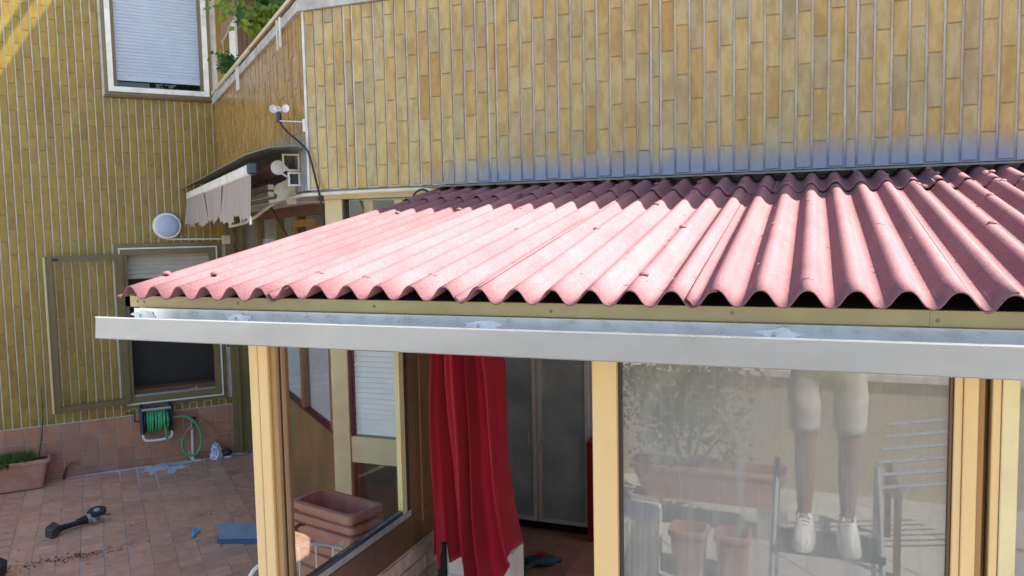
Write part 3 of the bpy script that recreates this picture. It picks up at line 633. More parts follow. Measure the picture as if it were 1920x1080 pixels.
for x in (-1.92, -1.555, -.79, -.08, .62):
    m_ = MB(); pts = []
    for q in range(18):
        a = 2*math.pi*q/18; r_ = random.uniform(.6, 1.1); pts.append(V(x+.01+  .05*r_*math.cos(a), GY1-.0008, 1.968+.015*r_*math.sin(a)))
    m_.prism(pts, (0, -.0012, 0)); m_.build('sealant_patch', 'sealant', gu)
    m_ = MB(); m_.lathe([(.005, 0), (.005, .002), (.002, .004)], (x, GY1-.002, 1.966), (0, -1, 0), 8); m_.build('gutter_screw', 'steel_dim', gu)
# posts and frames of the front
def post(x0, x1, y0, y1, z0, z1, mt='cream_metal', name='post', ch=.0025): return B(x0, x1, y0, y1, z0, z1, ch=ch).build(name, mt, ve)
post(-1.553, -1.5215, 1.83, 1.895, 0, 1.934); post(-1.5205, -1.487, 1.8305, 1.895, 0, 1.934)
post(-1.4865, -1.462, 1.842, 1.856, 0, 1.934, 'amber_wood', 'jamb'); post(-1.4615, -1.452, 1.836, 1.856, 0, 1.934, 'brown_wood', 'jamb'); post(-1.4515, -1.442, 1.844, 1.856, 0, 1.934, 'amber_wood', 'jamb'); post(-1.4415, -1.43, 1.838, 1.856, 0, 1.934, 'brown_wood', 'jamb')
post(-.507, -.446, 1.83, 1.89, 0, 1.934)
for a, b, y, mt in ((.273, .279, 1.842, 'brown_wood'), (.2795, .2955, 1.834, 'cream_metal'), (.296, .323, 1.829, 'cream_metal'), (.3235, .337, 1.842, 'amber_wood'), (.3375, .348, 1.87, 'brown_wood'), (.3485, .3645, 1.832, 'cream_metal'), (.3655, .396, 1.829, 'cream_pale')):
    post(a, b, y, 1.895, 0, 1.934, mt, 'post' if b-a > .02 else 'jamb', .002)
post(1.16, 1.22, 1.83, 1.89, 0, 1.934)
for a, b in ((-.4455, .2725), (.3965, 1.1595)):
    B(a, b, 1.838, 1.885, 0, .5).build('lower_panel', 'cream_metal', ve)
    B(a, b, 1.858, 1.862, .501, 1.934).build('pane', 'glass_dusty', ve)
B(-.4455, -.437, 1.85, 1.857, .501, 1.934).build('gasket', 'rubber', ve)
# dark roller blind behind the dusty panes
B(-.43, 1.15, 1.93, 1.935, .3, 1.87).build('inner_blind', 'plaster_dim', ve)
# side of the veranda (seen from inside through the open front bay)
xs0, xs1 = -1.553, -1.545
bw = B(xs0+.012, xs1+.028, 1.90, 3.55, 0, .92).build('brick_wall', 'mortar', ve); bw['label'] = 'low whitewashed brick wall inside the veranda'
bl, bh = .215, .056
bm_ = tile_mesh('brick', lambda a, b, c: V(c, a, b), bl, bh, .006, .003, 'brick')
for r in range(14):
    for q in range(10):
        y = 1.9+bl/2+.004+(bl+.011)*q-(.5*(bl+.011) if r % 2 else 0); z = .033+r*.0655
        if 1.9+bl/2 <= y < 3.55-bl/2: put('brick', bm_, V(xs1+.034+random.uniform(-.002, .002), y, z), bw)
SF = lambda y, x, z: V(xs0+.02+x, y, z)
sw = B(xs0+.006, xs1+.03, 1.8955, 3.55, .921, 1.05).build('side_rail', 'brown_wood', ve)
B(xs0+.012, xs0+.034, 1.96, 3.54, 1.0505, 1.076).build('glazing_bead', 'galv', sw)
for a, b, mt in ((1.8955, 1.93, 'brown_wood'), (2.655, 2.69, 'cream_pale'), (2.72, 2.80, 'brown_wood'), (2.805, 2.92, 'brown_wood'), (3.47, 3.55, 'brown_wood')):
    B(xs0+.012, xs1+(.028 if mt == 'brown_wood' else .024), a, b, 1.0765 if mt != 'brown_wood' else 1.051, 1.95).build('mullion', mt, sw)
B(xs0+.02, xs1+.02, 2.69, 2.72, 1.0765, 1.95).build('gasket', 'black', sw); B(xs1+.0285, xs1+.036, 2.80, 2.806, 1.0, 1.95).build('edge_trim', 'amber_wood', sw)
B(xs0+.014, xs0+.033, 1.956, 2.654, 1.0775, 1.09).build('gasket', 'navy', sw)
for a, b in ((1.931, 2.6545), (2.9205, 3.4695)): B(xs0+.022, xs0+.026, a, b, 1.0905 if a < 2 else 1.0515, 1.95).build('side_pane', 'glass_clear', sw)
B(xs0+.012, xs1+.028, 1.8955, 3.55, 1.951, 1.992).build('side_head', 'brown_wood', ve)
m_ = MB(); m_.prism([V(-1.535, 3.551, .0), V(-1.50, 3.56, .0), V(-1.73, 3.985, .0), V(-1.758, 3.96, .0)], (0, 0, 2.2)); m_.build('corner_panel', 'brown_wood', ve)
# rooms behind: kitchen walls, floor, ceiling (dim)
ki = thing('kitchen_room', V(-.4, 4.7, 0), 'dim kitchen interior behind the open veranda bay', 'room')
B(-3.0, XR, 5.72, 5.79, 0, 2.391).build('back_wall', 'plaster_dim', ki)
for a in ((1.9, 4.2, 0, 1.98), (4.2, 5.5, 0, .85), (5.5, 5.72, 0, 2.39), (4.2, 5.5, 2.15, 2.39)): B(XR-.05, XR, *a).build('side_wall', 'plaster_dim', ki)
frame_ring(4.2, 5.5, .85, 2.15, .06, 0, .04, F=lambda a, b, c: V(XR-.045+b, a, c)).build('fill_window', 'cream_pale', ki)  # unseen window, added so that sun brightens the kitchen
B(-1.45, XR-.06, 1.9, 5.72, 0.001, .012).build('room_floor', 'terracotta_tile', ki); B(-2.6, -1.451, 4.03, 5.72, .001, .0118).build('room_floor', 'terracotta_tile', ki)
m_ = MB(); a1 = FL(1.0, 0, 0); m_.prism([V(-3.0, 5.72, 0), V(-3.0, 5.79, 0), a1+V(.05, .08, 0), a1], (0, 0, 2.391)); m_.build('rear_partition', 'plaster_dim', ki)
B(-2.65, -2.601, 4.03, 5.72, 0, 2.39).build('partition', 'plaster_dim', ki); B(-3.0, XR+.3, 3.99, 5.8, 2.392, 2.398).build('ceiling', 'plaster_dim', ki)
# wardrobe with frosted doors
cb_ = thing('kitchen_cabinet', V(-1.85, 5.4, .013), 'tall aluminium framed cabinet with frosted glass doors in the dark room', 'cabinet')
B(-2.36, -1.46, 5.22, 5.62, .013, .09).build('toe_kick', 'black', cb_); B(-2.36, -1.46, 5.59, 5.62, .091, 2.2).build('back_panel', 'steel_dim', cb_)
for z in (.55, .95, 1.35, 1.75): B(-2.34, -1.48, 5.25, 5.589, z, z+.02).build('shelf', 'steel_dim', cb_)
for x in (-2.36, -1.475): B(x, x+.015, 5.23, 5.589, .091, 2.2).build('side_panel', 'steel_dim', cb_)
for a, b in ((-2.355, -1.858), (-1.852, -1.465)):
    d = frame_ring(a, b, .075, 2.19, .032, 5.20, 5.222, F=lambda x, y, z: V(x, y, z)).build('door', 'white_plastic', cb_)
    B(a+.033, b-.033, 5.21, 5.215, .108, 2.157).build('frosted_pane', 'glass_frosted', d)
    hx = b-.05 if a < -2 else a+.04
    m_ = MB(); m_.tube([V(hx, 5.2, .595), V(hx, 5.17, .60), V(hx, 5.17, .745), V(hx, 5.2, .75)], .006, 8); m_.build('handle', 'alu_shiny', d, True)
m_ = MB(); m_.lathe([(.09, 0), (.10, .02), (.10, .28), (.08, .34), (.035, .38), (.035, .42)], (-1.60, 5.36, .092), (0, 0, 1), 20)
tag(m_.build('water_jug', 'blue_plastic', None, True), 'blue plastic water jug behind the frosted cabinet door', 'jug')
B(-1.455, -1.2, 5.1, 5.6, .013, .72).build('red_cabinet', 'red_door'); rc = bpy.data.objects['red_cabinet']; tag(rc, 'glossy red low cabinet next to the frosted cabinet', 'cabinet')
ap = thing('white_appliance', V(-1.25, 3.0, .013), 'white appliance with small blue badge half hidden under the red curtain', 'appliance')
B(-1.40, -1.105, 2.78, 2.92, .03, .93, ch=.012).build('body', 'white_plastic', ap); B(-1.43, -1.401, 2.77, 2.93, .013, .95).build('side_panel', 'black', ap)
m_ = MB(); m_.lathe([(.016, 0), (.016, .003)], (-1.13, 2.78, .875), (0, -1, 0), 14); m_.build('badge', 'blue_plastic', ap)
m_ = MB(); m_.box(-1.39, -1.10, 2.7755, 2.7795, .12, .80); m_.build('door_panel', 'white_paint', ap)
# red curtain
cu = thing('red_curtain', V(-1.22, 2.62, .9), 'sheer crimson curtain gathered and hanging inside the veranda opening', 'curtain')
def curt(a, b):
    x0 = -1.375; wd = .275+.10*b**1.6+.012*math.sin(b*5)
    x_ = x0-.012*math.sin(b*3.1)+wd*a
    amp = .028+.012*b
    ph = a*2*math.pi*4.3+.5*math.sin(b*2.2+a*3)
    y_ = 2.62+amp*math.sin(ph)+.012*math.sin(ph*2.3+1+b*2)+.01*math.sin(b*9+a*5)+.006*noise.noise(V(a*14, b*9, 3))+.004*noise.noise(V(a*40, b*5, 7))
    zb = .905+.06*math.sin(a*7+.7)+.07*max(0, a-.72)/.28+.02*math.sin(a*23); 
    if a < .16: zb = .93+.02*math.sin(a*30)
    if .16 <= a < .22: zb = 1.02
    return V(x_+.01*math.sin(ph*.5+b*3), y_, 1.99+(zb-1.99)*b)
m_ = MB(); m_.grid(curt, 110, 44, (0, .0015, 0)); m_.build('fabric', 'curtain', cu, 'all')
m_ = MB(); m_.tube([V(-1.48, 2.62, 1.985), V(.2, 2.62, 1.985)], .009, 8); m_.build('rod', 'steel_dim', cu)
tl = thing('cordless_drill', V(-1.62, 4.62, .013), 'teal and red cordless tool lying on the dark kitchen floor', 'tool')
m_ = MB(); m_.lathe([(.02, -.12), (.035, -.10), (.04, 0), (.036, .06), (.022, .08), (.018, .12)], (-1.62, 4.62, .055), (.9, .4, 0), 14); m_.build('body', 'tool_teal', tl, True)
m_ = MB(); m_.tube([V(-1.66, 4.60, .05), V(-1.70, 4.52, .035), V(-1.72, 4.45, .03)], [.02, .018, .024], 8, 2); m_.build('handle', 'tool_teal', tl, True); B(-1.66, -1.60, 4.59, 4.64, .094, .104).build('red_cap', 'red_plastic', tl); B(-1.78, -1.68, 4.40, 4.46, .013, .07, ch=.01).build('battery', 'rubber', tl)

# ------------------------------------------------------------------ terrace things seen through and beside the veranda
def planter(name, F, L_, W_, Hh, z0, parent, mt='terracotta_pot', th=.012, taper=.82, rim=.022):
    """long flower box: flared walls, thick rim, hollow inside; F(a, b, z) local frame centred on the box"""
    mb = MB()
    def ring(l, w_, z, c=.03): 
        pts = []
        for sx, sy in ((1, 1), (-1, 1), (-1, -1), (1, -1)):
            for q in range(4):
                an = (q/3)*math.pi/2+{(1, 1): 0, (-1, 1): math.pi/2, (-1, -1): math.pi, (1, -1): 1.5*math.pi}[(sx, sy)]
                pts.append(F(sx*(l/2-c)+c*math.cos(an), sy*(w_/2-c)+c*math.sin(an), z))
        return pts
    rings = [ring(L_*taper, W_*taper, z0), ring(L_*.97, W_*.97, z0+Hh-.034), ring(L_+rim, W_+rim, z0+Hh-.031), ring(L_+rim, W_+rim, z0+Hh-.004), ring(L_+rim-.008, W_+rim-.008, z0+Hh), ring(L_-2*th, W_-2*th, z0+Hh), ring(L_*taper-2*th, W_*taper-2*th, z0+.015)]
    vs = [q for r_ in rings for q in r_]; N = 16; fs = [tuple(range(N-1, -1, -1)), tuple(range(6*N, 7*N))]
    for k in range(6): fs += [(k*N+i, k*N+(i+1) % N, k*N+N+(i+1) % N, k*N+N+i) for i in range(N)]
    mb.add(vs, fs); return mb.build(name, mt, parent, True)
a_ = R(-14.4)
def FP(a, b, z, cx=-2.065, cy=3.0, rot=0): 
    ca, sa = math.cos(a_+rot), math.sin(a_+rot); return V(cx+a*ca-b*sa, cy+a*sa+b*ca, z)
labs = ['terracotta planter with a thick rim, topmost of the nested stack', 'terracotta planter second from the top of the nested stack', 'terracotta planter third from the top of the nested stack', 'terracotta planter fourth from the top of the nested stack']
zt = .95
for k in range(8):
    z0 = zt-.17-(0, .052, .098, .175, .222, .30, .38, .46)[k]
    ro = (0, .02, -.015, .03, -.05, .02, 0, .03)[k]; dx = (0, .004, .0, -.004, -.01, 0, 0, 0)[k]
    o = planter('stacked_planter', lambda a, b, z, ro=ro, dx=dx: FP(a, b, z, -2.07+dx, 3.0, ro), .40, .19, .17, z0, None)
    tag(o, labs[k] if k < 4 else ('terracotta planter fifth from the top of the nested stack', 'terracotta planter third from the bottom of the nested stack', 'terracotta planter second from the bottom of the nested stack', 'bottom terracotta planter of the nested stack, on the grey stand')[k-4], 'planter', 'nested planters outside the veranda window')
b_ = MB(); b_.box(-2.25, -1.88, 2.8, 3.2, 0, .322, ch=.01); tag(b_.build('planter_stand', 'galv'), 'low grey stand under the stack of planters', 'stand')
ch_ = thing('wire_chair', V(-1.78, 2.42, 0), 'white metal chair with hooped bar backrest outside the side window', 'chair')
hoop = [V(-1.93, 2.20, .62), V(-1.92, 2.205, .93), V(-1.87, 2.27, 1.005), V(-1.80, 2.36, 1.03), V(-1.73, 2.45, 1.005), V(-1.69, 2.51, .93), V(-1.68, 2.52, .62)]
b_ = MB(); b_.tube(hoop, .0075, 8, 6); b_.build('back_hoop', 'white_paint', ch_, True)
for f in (.18, .34, .5, .66, .82):
    t0 = V(-1.93+.25*f, 2.2+.32*f, .62); zt_ = 1.028-.09*(abs(f-.5)*2)**2
    b_ = MB(); b_.tube([t0, t0+V(0, 0, zt_-.62)], .004, 6); b_.build('back_bar', 'white_paint', ch_)
b_ = MB(); b_.prism([V(-1.93, 2.2, .44), V(-1.68, 2.52, .44), V(-1.98, 2.76, .44), V(-2.23, 2.44, .44)], (0, 0, .035)); b_.build('seat', 'blue_plastic', ch_)
for q in ((-1.93, 2.2), (-1.68, 2.52), (-1.98, 2.76), (-2.23, 2.44)): b_ = MB(); b_.tube([V(*q, 0), V(*q, .62 if q[0] > -1.95 else .45)], .01, 8); b_.build('leg', 'white_paint', ch_)
b_ = MB(); b_.tube([V(-1.86, 2.28, 0.99), V(-1.92, 2.42, 1.0), V(-1.96, 2.56, 1.012), V(-1.955, 2.60, 1.0)], [.008, .009, .008, .004], 6, 3); tag(b_.build('rusty_rod', 'rust', None, True), 'bent rusty rod resting on the white chair back', 'rod')

# planter with grass against the plinth
gpz = FL(-1.93, -.17, 0)
gp_ = thing('grass_planter', gpz, 'long terracotta planter with green grass against the tiled plinth', 'planter')
GF = lambda a, b, z: FL(-1.98+a, -.155+b, z)
planter('trough', GF, .84, .25, .25, .012, gp_, taper=.86)
for a in (-.27, .27): B(-1.98+a-.05, -1.98+a+.05, -.23, -.08, .0, .0115, F=FL).build('foot', 'terracotta_pot', gp_)
B(-.395, .395, -.10, .10, .19, .235, F=GF).build('soil', 'soil', gp_)
random.seed(3); mb = MB()
for _ in range(2600):
    c = GF(random.uniform(-.40, .28), random.uniform(-.11, .11), .232); d = V(random.gauss(0, .5), random.gauss(0, .5), 1).normalized()*random.uniform(.05, .12)
    if random.random() < .18: c = GF(random.uniform(-.4, .12), -.125, .26); d = (-UU*.7+V(0, 0, random.uniform(-.8, .3))).normalized()*random.uniform(.03, .07)
    e = d.cross(Vector([random.gauss(0, 1) for _ in range(3)])).normalized()*.009
    mb.add([c-e, c+e, c+d+V(0, 0, -.008)], [(0, 1, 2)])
kind(mb.build('grass', 'grass_leaf', gp_), 'stuff')
b_ = MB(); b_.tube([FL(-1.67, -.14, .13), FL(-1.63, -.10, .35), FL(-1.60, -.06, .60), FL(-1.60, -.05, .86)], [.006, .007, .005, .003], 6, 3)
tag(b_.build('garden_stake', 'leaf_dark', None, True), 'thin dark green stake leaning from the grass planter onto the wall', 'stake')
tw = thing('dry_twigs', FL(-1.40, -.05, 0), 'small dried maroon twig bundle at the foot of the plinth', 'twigs')
b_ = MB(); random.seed(9)
b_.tube([FL(-1.47, -.06, .0), FL(-1.44, -.04, .10)], [.014, .01], 6); b_.build('stalk', 'twig', tw)
for _ in range(9): b_ = MB(); e = FL(-1.44+random.uniform(.0, .13), -.05+random.uniform(-.04, .02), random.uniform(.06, .16)); b_.tube([FL(-1.44, -.04, .09), (e+FL(-1.44, -.04, .09))/2+V(0, 0, .03), e], [.003, .003, .0015], 5, 3); b_.build('twig', 'leaf_dry', tw)

# hose reel on the wall
hr = thing('hose_reel', FL(-.68, -.1, .25), 'wall mounted hose reel wound with bright green hose', 'hose reel')
for s_ in (-.815, -.565): B(s_, s_+.03, -.19, -.008, .31, .60, F=FL, ch=.01).build('side_frame', 'navy', hr)
b_ = MB(); b_.tube([FL(-.785, -.11, .46), FL(-.565, -.11, .46)], .05, 16); b_.build('drum', 'navy', hr, True)
for s_ in (-.782, -.573): b_ = MB(); b_.lathe([(.118, 0), (.118, .006)], FL(s_, -.11, .46), WW, 24); b_.build('flange', 'navy', hr, True)
b_ = MB(); random.seed(4); pts = []
for q in range(15*16):
    a = q/16*2*math.pi; turn = q/(15*16); lay = turn*2 % 2; x = turn*2 if turn < .5 else 2-turn*2
    rr = .082 if turn < .5 else .1; pts.append(FL(-.77+.185*x+.004*math.sin(a*.7), -.11+rr*math.cos(a), .46+rr*math.sin(a)))
pts += [FL(-.61, -.225, .44), FL(-.605, -.225, .36), FL(-.60, -.215, .27)]
b_.tube(pts, .0105, 7); b_.build('hose', 'hose_green', hr, True)
b_ = MB(); b_.tube([FL(-.80, -.2, .58), FL(-.55, -.2, .58)], .013, 8); b_.build('carry_bar', 'galv', hr, True)
b_ = MB(); b_.tube([FL(-.80, -.19, .345), FL(-.79, -.2, .30), FL(-.74, -.205, .285), FL(-.62, -.205, .285), FL(-.56, -.2, .30), FL(-.55, -.19, .35)], .012, 8, 4); b_.build('foot_bar', 'white_paint', hr, True)
b_ = MB(); b_.tube([FL(-.86, -.11, .46), FL(-.815, -.11, .46)], .008, 6); b_.tube([FL(-.86, -.11, .46), FL(-.86, -.11, .55), FL(-.93, -.11, .55)], .008, 6); b_.build('crank', 'navy', hr)
b_ = MB(); b_.tube([FL(-.535, -.11, .46), FL(-.50, -.11, .46)], .012, 8); b_.build('coupling', 'galv', hr); b_ = MB(); b_.tube([FL(-.50, -.11, .46), FL(-.475, -.11, .46)], .013, 8); b_.build('coupling_ring', 'coral', hr)
b_ = MB(); b_.tube([FL(-.475, -.11, .46), FL(-.42, -.11, .455), FL(-.345, -.115, .395), FL(-.295, -.12, .29), FL(-.29, -.12, .17), FL(-.33, -.12, .085), FL(-.39, -.12, .065), FL(-.445, -.12, .11), FL(-.46, -.12, .20), FL(-.43, -.12, .285)], .0105, 8, 6); b_.build('feed_hose', 'hose_green', hr, True)
tp = thing('water_tap', FL(-.36, -.06, 0), 'white painted standpipe with brass tap in front of the plinth', 'tap')
b_ = MB(); b_.tube([FL(-.365, -.06, 0), FL(-.36, -.06, .34)], .014, 10); b_.build('pipe', 'white_paint', tp, True)
b_ = MB(); b_.tube([FL(-.36, -.06, .34), FL(-.36, -.06, .40)], .018, 8); b_.tube([FL(-.36, -.04, .36), FL(-.365, -.10, .36), FL(-.38, -.12, .33)], .013, 8, 3); b_.build('valve', 'galv', tp, True)
b_ = MB(); b_.lathe([(.03, 0), (.034, .006), (.03, .014)], FL(-.35, -.06, .41), (0, 0, 1), 10); b_.build('handle', 'navy', tp, True)
b_ = MB(); b_.tube([FL(-.385, -.12, .34), FL(-.425, -.12, .295)], .014, 8); b_.build('hose_connector', 'coral', tp)
cb = MB(); cb.tube([FL(-.62, -.10, .006), FL(-.52, -.06, .10), FL(-.44, -.04, .27), FL(-.38, -.04, .42), FL(-.30, -.03, .43), FL(-.22, -.02, .36), FL(-.14, -.015, .27), FL(-.06, -.012, .245), FL(.05, -.012, .26)], .004, 6, 5)
tag(cb.build('tan_cable', 'cable_tan', None, True), 'thin tan cable draped over the tap along the plinth', 'cable')
cb = MB(); cb.tube([FL(-.40, -.08, .10), FL(-.39, -.09, .04), FL(-.35, -.13, .012), FL(-.30, -.14, .012)], .006, 6, 4); tag(cb.build('metal_hook', 'white_paint', None, True), 'bent white metal rod at the foot of the tap', 'rod')
# bag and debris
random.seed(15)
b_ = MB(); c0 = FL(-.155, -.10, 0)
b_.grid(lambda a, b: c0+WW*((a-.5)*.13*(1-.45*b)+.01*noise.noise(V(a*5, b*5, 1)))+UU*(-.04+.08*b*.4+.035*noise.noise(V(a*6, b*6, 2))-.05*math.sin(math.pi*a)*(1-b))+V(0, 0, .003+.15*b*(1-.25*abs(a-.45))+.012*noise.noise(V(a*7, b*4, 3))), 14, 10, UU*.03)
tag(b_.build('crumpled_bag', 'bag', None, True), 'crumpled pale blue plastic bag against the plinth corner', 'bag')
b_ = MB(); c0 = FL(-.06, -.1, .0)
b_.grid(lambda a, b: c0+WW*(.055*math.cos(2*math.pi*a)*math.sin(math.pi*b)*(1+.3*noise.noise(V(a*4, b*4, 8))))+UU*(.045*math.sin(2*math.pi*a)*math.sin(math.pi*b))+V(0, 0, .04-.04*math.cos(math.pi*b)+.01*noise.noise(V(a*5, b*5, 4))), 14, 8)
tag(b_.build('dark_rag', 'rubber', None, True), 'dark crumpled rag next to the pale plastic bag', 'rag')
b_ = MB(); b_.box(-.09, -.02, -.17, -.14, .002, .016, F=FL, ch=.004); tag(b_.build('white_scrap', 'white_plastic'), 'small white plastic scrap in front of the dark rag', 'scrap')
# lime scale patch on floor and plinth foot
mb = MB(); random.seed(8)
def blot(s0, t0, rx, ry, z=.0022, n_=22):
    pts = [C1+WW*(s0+rx*random.uniform(.55, 1.1)*math.cos(2*math.pi*q/n_))+UU*(LEN-t0+ry*random.uniform(.5, 1.1)*math.sin(2*math.pi*q/n_))+V(0, 0, z) for q in range(n_)]
    c = sum(pts, V(0, 0, 0))/n_; mb.add([c]+pts, [(0, 1+q, 1+(q+1) % n_) for q in range(n_)])
for s_, t_, rx, ry in ((-.62, .085, .30, .085), (-.92, .06, .28, .04), (-.40, .09, .20, .07), (-.70, .19, .16, .09), (-.52, .24, .08, .10), (-1.2, .05, .32, .03), (.0, .07, .16, .05), (-.58, .33, .04, .12), (-.75, .30, .03, .1)): blot(s_, t_, rx, ry, .0022+.0004*len(mb.v)/40)
kind(mb.build('lime_deposit', 'lime'), 'stuff')
bpy.data.objects['lime_deposit']['label'] = 'pale lime deposit spread over floor tiles below the hose reel'; bpy.data.objects['lime_deposit']['category'] = 'deposit'
mb = MB()
for q in range(-7, -1):                                   # whitened joints running out from the deposit
    s_ = .015+P_*q; l = (.4, .75, .95, .62, .5, .35)[q+7]; h = .0055
    mb.add([C1+WW*(s_+d*h*(1 if e else .3))+UU*(LEN-.05-l*(0 if e else 1))+V(0, 0, .0022) for e, d in ((1, -1), (1, 1), (0, 1), (0, -1))], [(0, 1, 2, 3)])
o = kind(mb.build('joint_stain', 'lime'), 'stuff'); o['label'] = 'whitened floor joints running out from the lime deposit'; o['category'] = 'stain'
# soil dirt and crumbs
mb = MB(); random.seed(12)
def crumb(c, r_):
    pts = [c+Vector([random.gauss(0, r_) for _ in range(2)]+[random.uniform(.0, r_*1.2)]) for _ in range(4)]; mb.add(pts, [(0, 1, 2), (0, 2, 3), (0, 3, 1), (1, 3, 2)])
for _ in range(420): crumb(C1+WW*random.gauss(-1.42, .22)+UU*(1.48+random.gauss(0, .035)+.05*random.random()), random.uniform(.002, .007))
for _ in range(260): crumb(C1+WW*random.gauss(-.36, .12)+UU*random.gauss(1.27, .07), random.uniform(.001, .004))
for _ in range(150): crumb(C1+WW*random.uniform(-1.9, 0)+UU*random.uniform(1.2, 3.5), random.uniform(.002, .006))
o = kind(mb.build('soil_crumbs', 'soil'), 'stuff'); o['label'] = 'scattered dark soil crumbs on the terrace tiles'; o['category'] = 'soil'
mb = MB(); random.seed(13)
for _ in range(26):
    c = C1+WW*random.uniform(-1.9, -.05)+UU*random.uniform(1.1, 3.4)+V(0, 0, .004); d = random.uniform(0, 6.3); e = V(math.cos(d), math.sin(d), 0)*random.uniform(.006, .02); f_ = V(-e.y, e.x, .003)*.3; mb.add([c-e, c+f_, c+e, c-f_], [(0, 1, 2, 3)])
o = kind(mb.build('dry_leaf_bits', 'leaf_dry'), 'stuff'); o['label'] = 'tiny dry leaf bits scattered over the terrace floor'; o['category'] = 'leaves'
b_ = MB(); b_.add([C1+WW*a+UU*b+V(0, 0, .004) for a, b in ((-.13, 2.93), (-.06, 2.97), (-.02, 2.90), (-.10, 2.86))], [(0, 1, 2, 3)]); tag(b_.build('orange_scrap', 'coral'), 'small orange scrap on the floor near the corner post', 'scrap')
# angle grinder
gr = thing('angle_grinder', V(-5.19, 4.13, 0), 'dark cordless angle grinder lying on the terrace tiles', 'tool')
g0, g1 = V(-5.235, 3.965, .04), V(-5.165, 4.30, .05); gd = (g1-g0).normalized(); gs = V(gd.y, -gd.x, 0)
b_ = MB(); b_.box(-.055, .055, -.045, .045, -.04, .045, F=lambda a, b, c: g0+gd*(a*.6+.0)+gs*b*1.15+V(0, 0, c+a*.3), ch=.012); b_.build('battery', 'rubber', gr)
b_ = MB(); b_.tube([g0+gd*.04, g0+gd*.12, g0+gd*.19, g0+gd*.25], [.026, .022, .026, .036], 10, 3); b_.build('body', 'black', gr, True)
b_ = MB(); b_.box(.10, .17, -.012, .012, .018, .032, F=lambda a, b, c: g0+gd*a+gs*b+V(0, 0, c), ch=.003); b_.build('switch', 'galv', gr)
b_ = MB(); b_.lathe([(.066, -.012), (.068, -.012), (.068, .004), (.066, .004), (.02, -.002)], g0+gd*.335+V(0, 0, .036), V(.12, -.2, .95), 24); b_.build('guard', 'rubber', gr, True)
b_ = MB(); b_.tube([g0+gd*.29+gs*.03, g0+gd*.28+gs*.075+V(0, 0, -.01)], .012, 8); b_.build('vent_block', 'galv', gr)
b_ = MB(); b_.tube([g0+gd*.24, g0+gd*.30, g0+gd*.345], [.032, .036, .03], 10, 3); b_.build('gear_head', 'galv', gr, True)
b_ = MB(); b_.lathe([(.012, -.02), (.014, 0), (.058, .001), (.058, .006), (.02, .007)], g0+gd*.335+V(0, 0, .04), V(.12, -.2, .95), 24); b_.build('disc', 'rubber', gr, True)
b_ = MB(); b_.lathe([(.024, 0), (.022, .004)], g0+gd*.335+V(.001, -.001, .0465), V(.12, -.2, .95), 16); b_.build('flange', 'galv', gr)
b_ = MB(); b_.tube([g1+gd*.02, g1+gd*.09+gs*.02+V(0, 0, -.02)], .006, 6); b_.build('spindle_lock', 'screw', gr)
# blue dustpan
bp = thing('blue_dustpan', C1+WW*-.3+UU*1.3, 'blue plastic dustpan lying behind the corner post', 'dustpan')
def FB(a, b, z): return C1+WW*(-.44+a)+UU*(1.22-.55*a+b)+V(0, 0, z)
b_ = MB(); b_.grid(lambda a, b: FB(.005+.30*a+.03*b, .02+.26*b, .012+.045*b), 4, 4, (0, 0, -.004)); b_.build('pan', 'blue_pan', bp)
B(-.01, .32, -.005, .018, .002, .026, F=FB).build('front_lip', 'blue_plastic', bp)
b_ = MB(); b_.box(.31, .335, .0, .28, .004, .06, F=FB); b_.build('side', 'blue_plastic', bp)
b_ = MB(); q = [(-.605, 1.44), (-.585, 1.43), (-.53, 1.53), (-.545, 1.57), (-.575, 1.55)]; b_.prism([C1+WW*a+UU*b+V(0, 0, .004+.006*k_) for k_, (a, b) in enumerate(q)], (0, 0, .003)); tag(b_.build('blue_wrapper', 'blue_paper'), 'small bright blue wrapper on the terrace tiles', 'wrapper')
b_ = MB(); b_.lathe([(.09, 0), (.11, .02), (.115, .09), (.07, .13), (.02, .14)], C1+WW*-1.84+UU*1.40, (0, 0, 1), 24); tag(b_.build('rubber_bucket_base', 'rubber', None, True), 'dark rounded rubber tub at the terrace edge', 'tub')
# wall lamp, conduit, junction box, outlet
la = thing('bulkhead_lamp', FL(-.485, 0, 2.17), 'round white bulkhead lamp above the lower window', 'lamp')
b_ = MB(); b_.lathe([(.115, 0), (.128, .005), (.128, .03), (.118, .045), (.108, .046)], FL(-.485, -.007, 2.297), -UU, 40); b_.build('rim', 'white_plastic', la, True)
b_ = MB(); b_.lathe([(.109, .043), (.10, .053), (.07, .064), (.03, .070), (.004, .071)], FL(-.485, -.007, 2.297), -UU, 40); b_.build('diffuser', 'shutter', la, True)
b_ = MB(); b_.tube([FL(-.49, -.016, 2.17), FL(.0, -.016, 2.165)], .009, 8); tag(b_.build('lamp_conduit', 'white_paint', None, True), 'white conduit running from lamp to junction box', 'conduit')
jb = thing('junction_box', FL(.06, 0, 2.11), 'square ivory junction box under the awning valance', 'box')
B(.005, .12, -.06, -.004, 2.112, 2.20, F=FL, ch=.006).build('cover', 'ivory', jb)
for z0, z1 in ((2.2, 2.45), (1.7, 2.112)): b_ = MB(); b_.tube([FL(.065, -.02, z0), FL(.065, -.02, z1)], .009, 8); b_.build('riser_pipe', 'ivory', jb, True)
so_ = thing('wall_outlet', FL(.02, 0, 1.08), 'small white framed outlet between lower window and ribbed post', 'outlet')
B(.0, .034, -.02, -.0065, 1.07, 1.14, F=FL, ch=.003).build('cover', 'white_plastic', so_); B(.007, .027, -.024, -.0205, 1.082, 1.128, F=FL).build('socket', 'navy', so_)

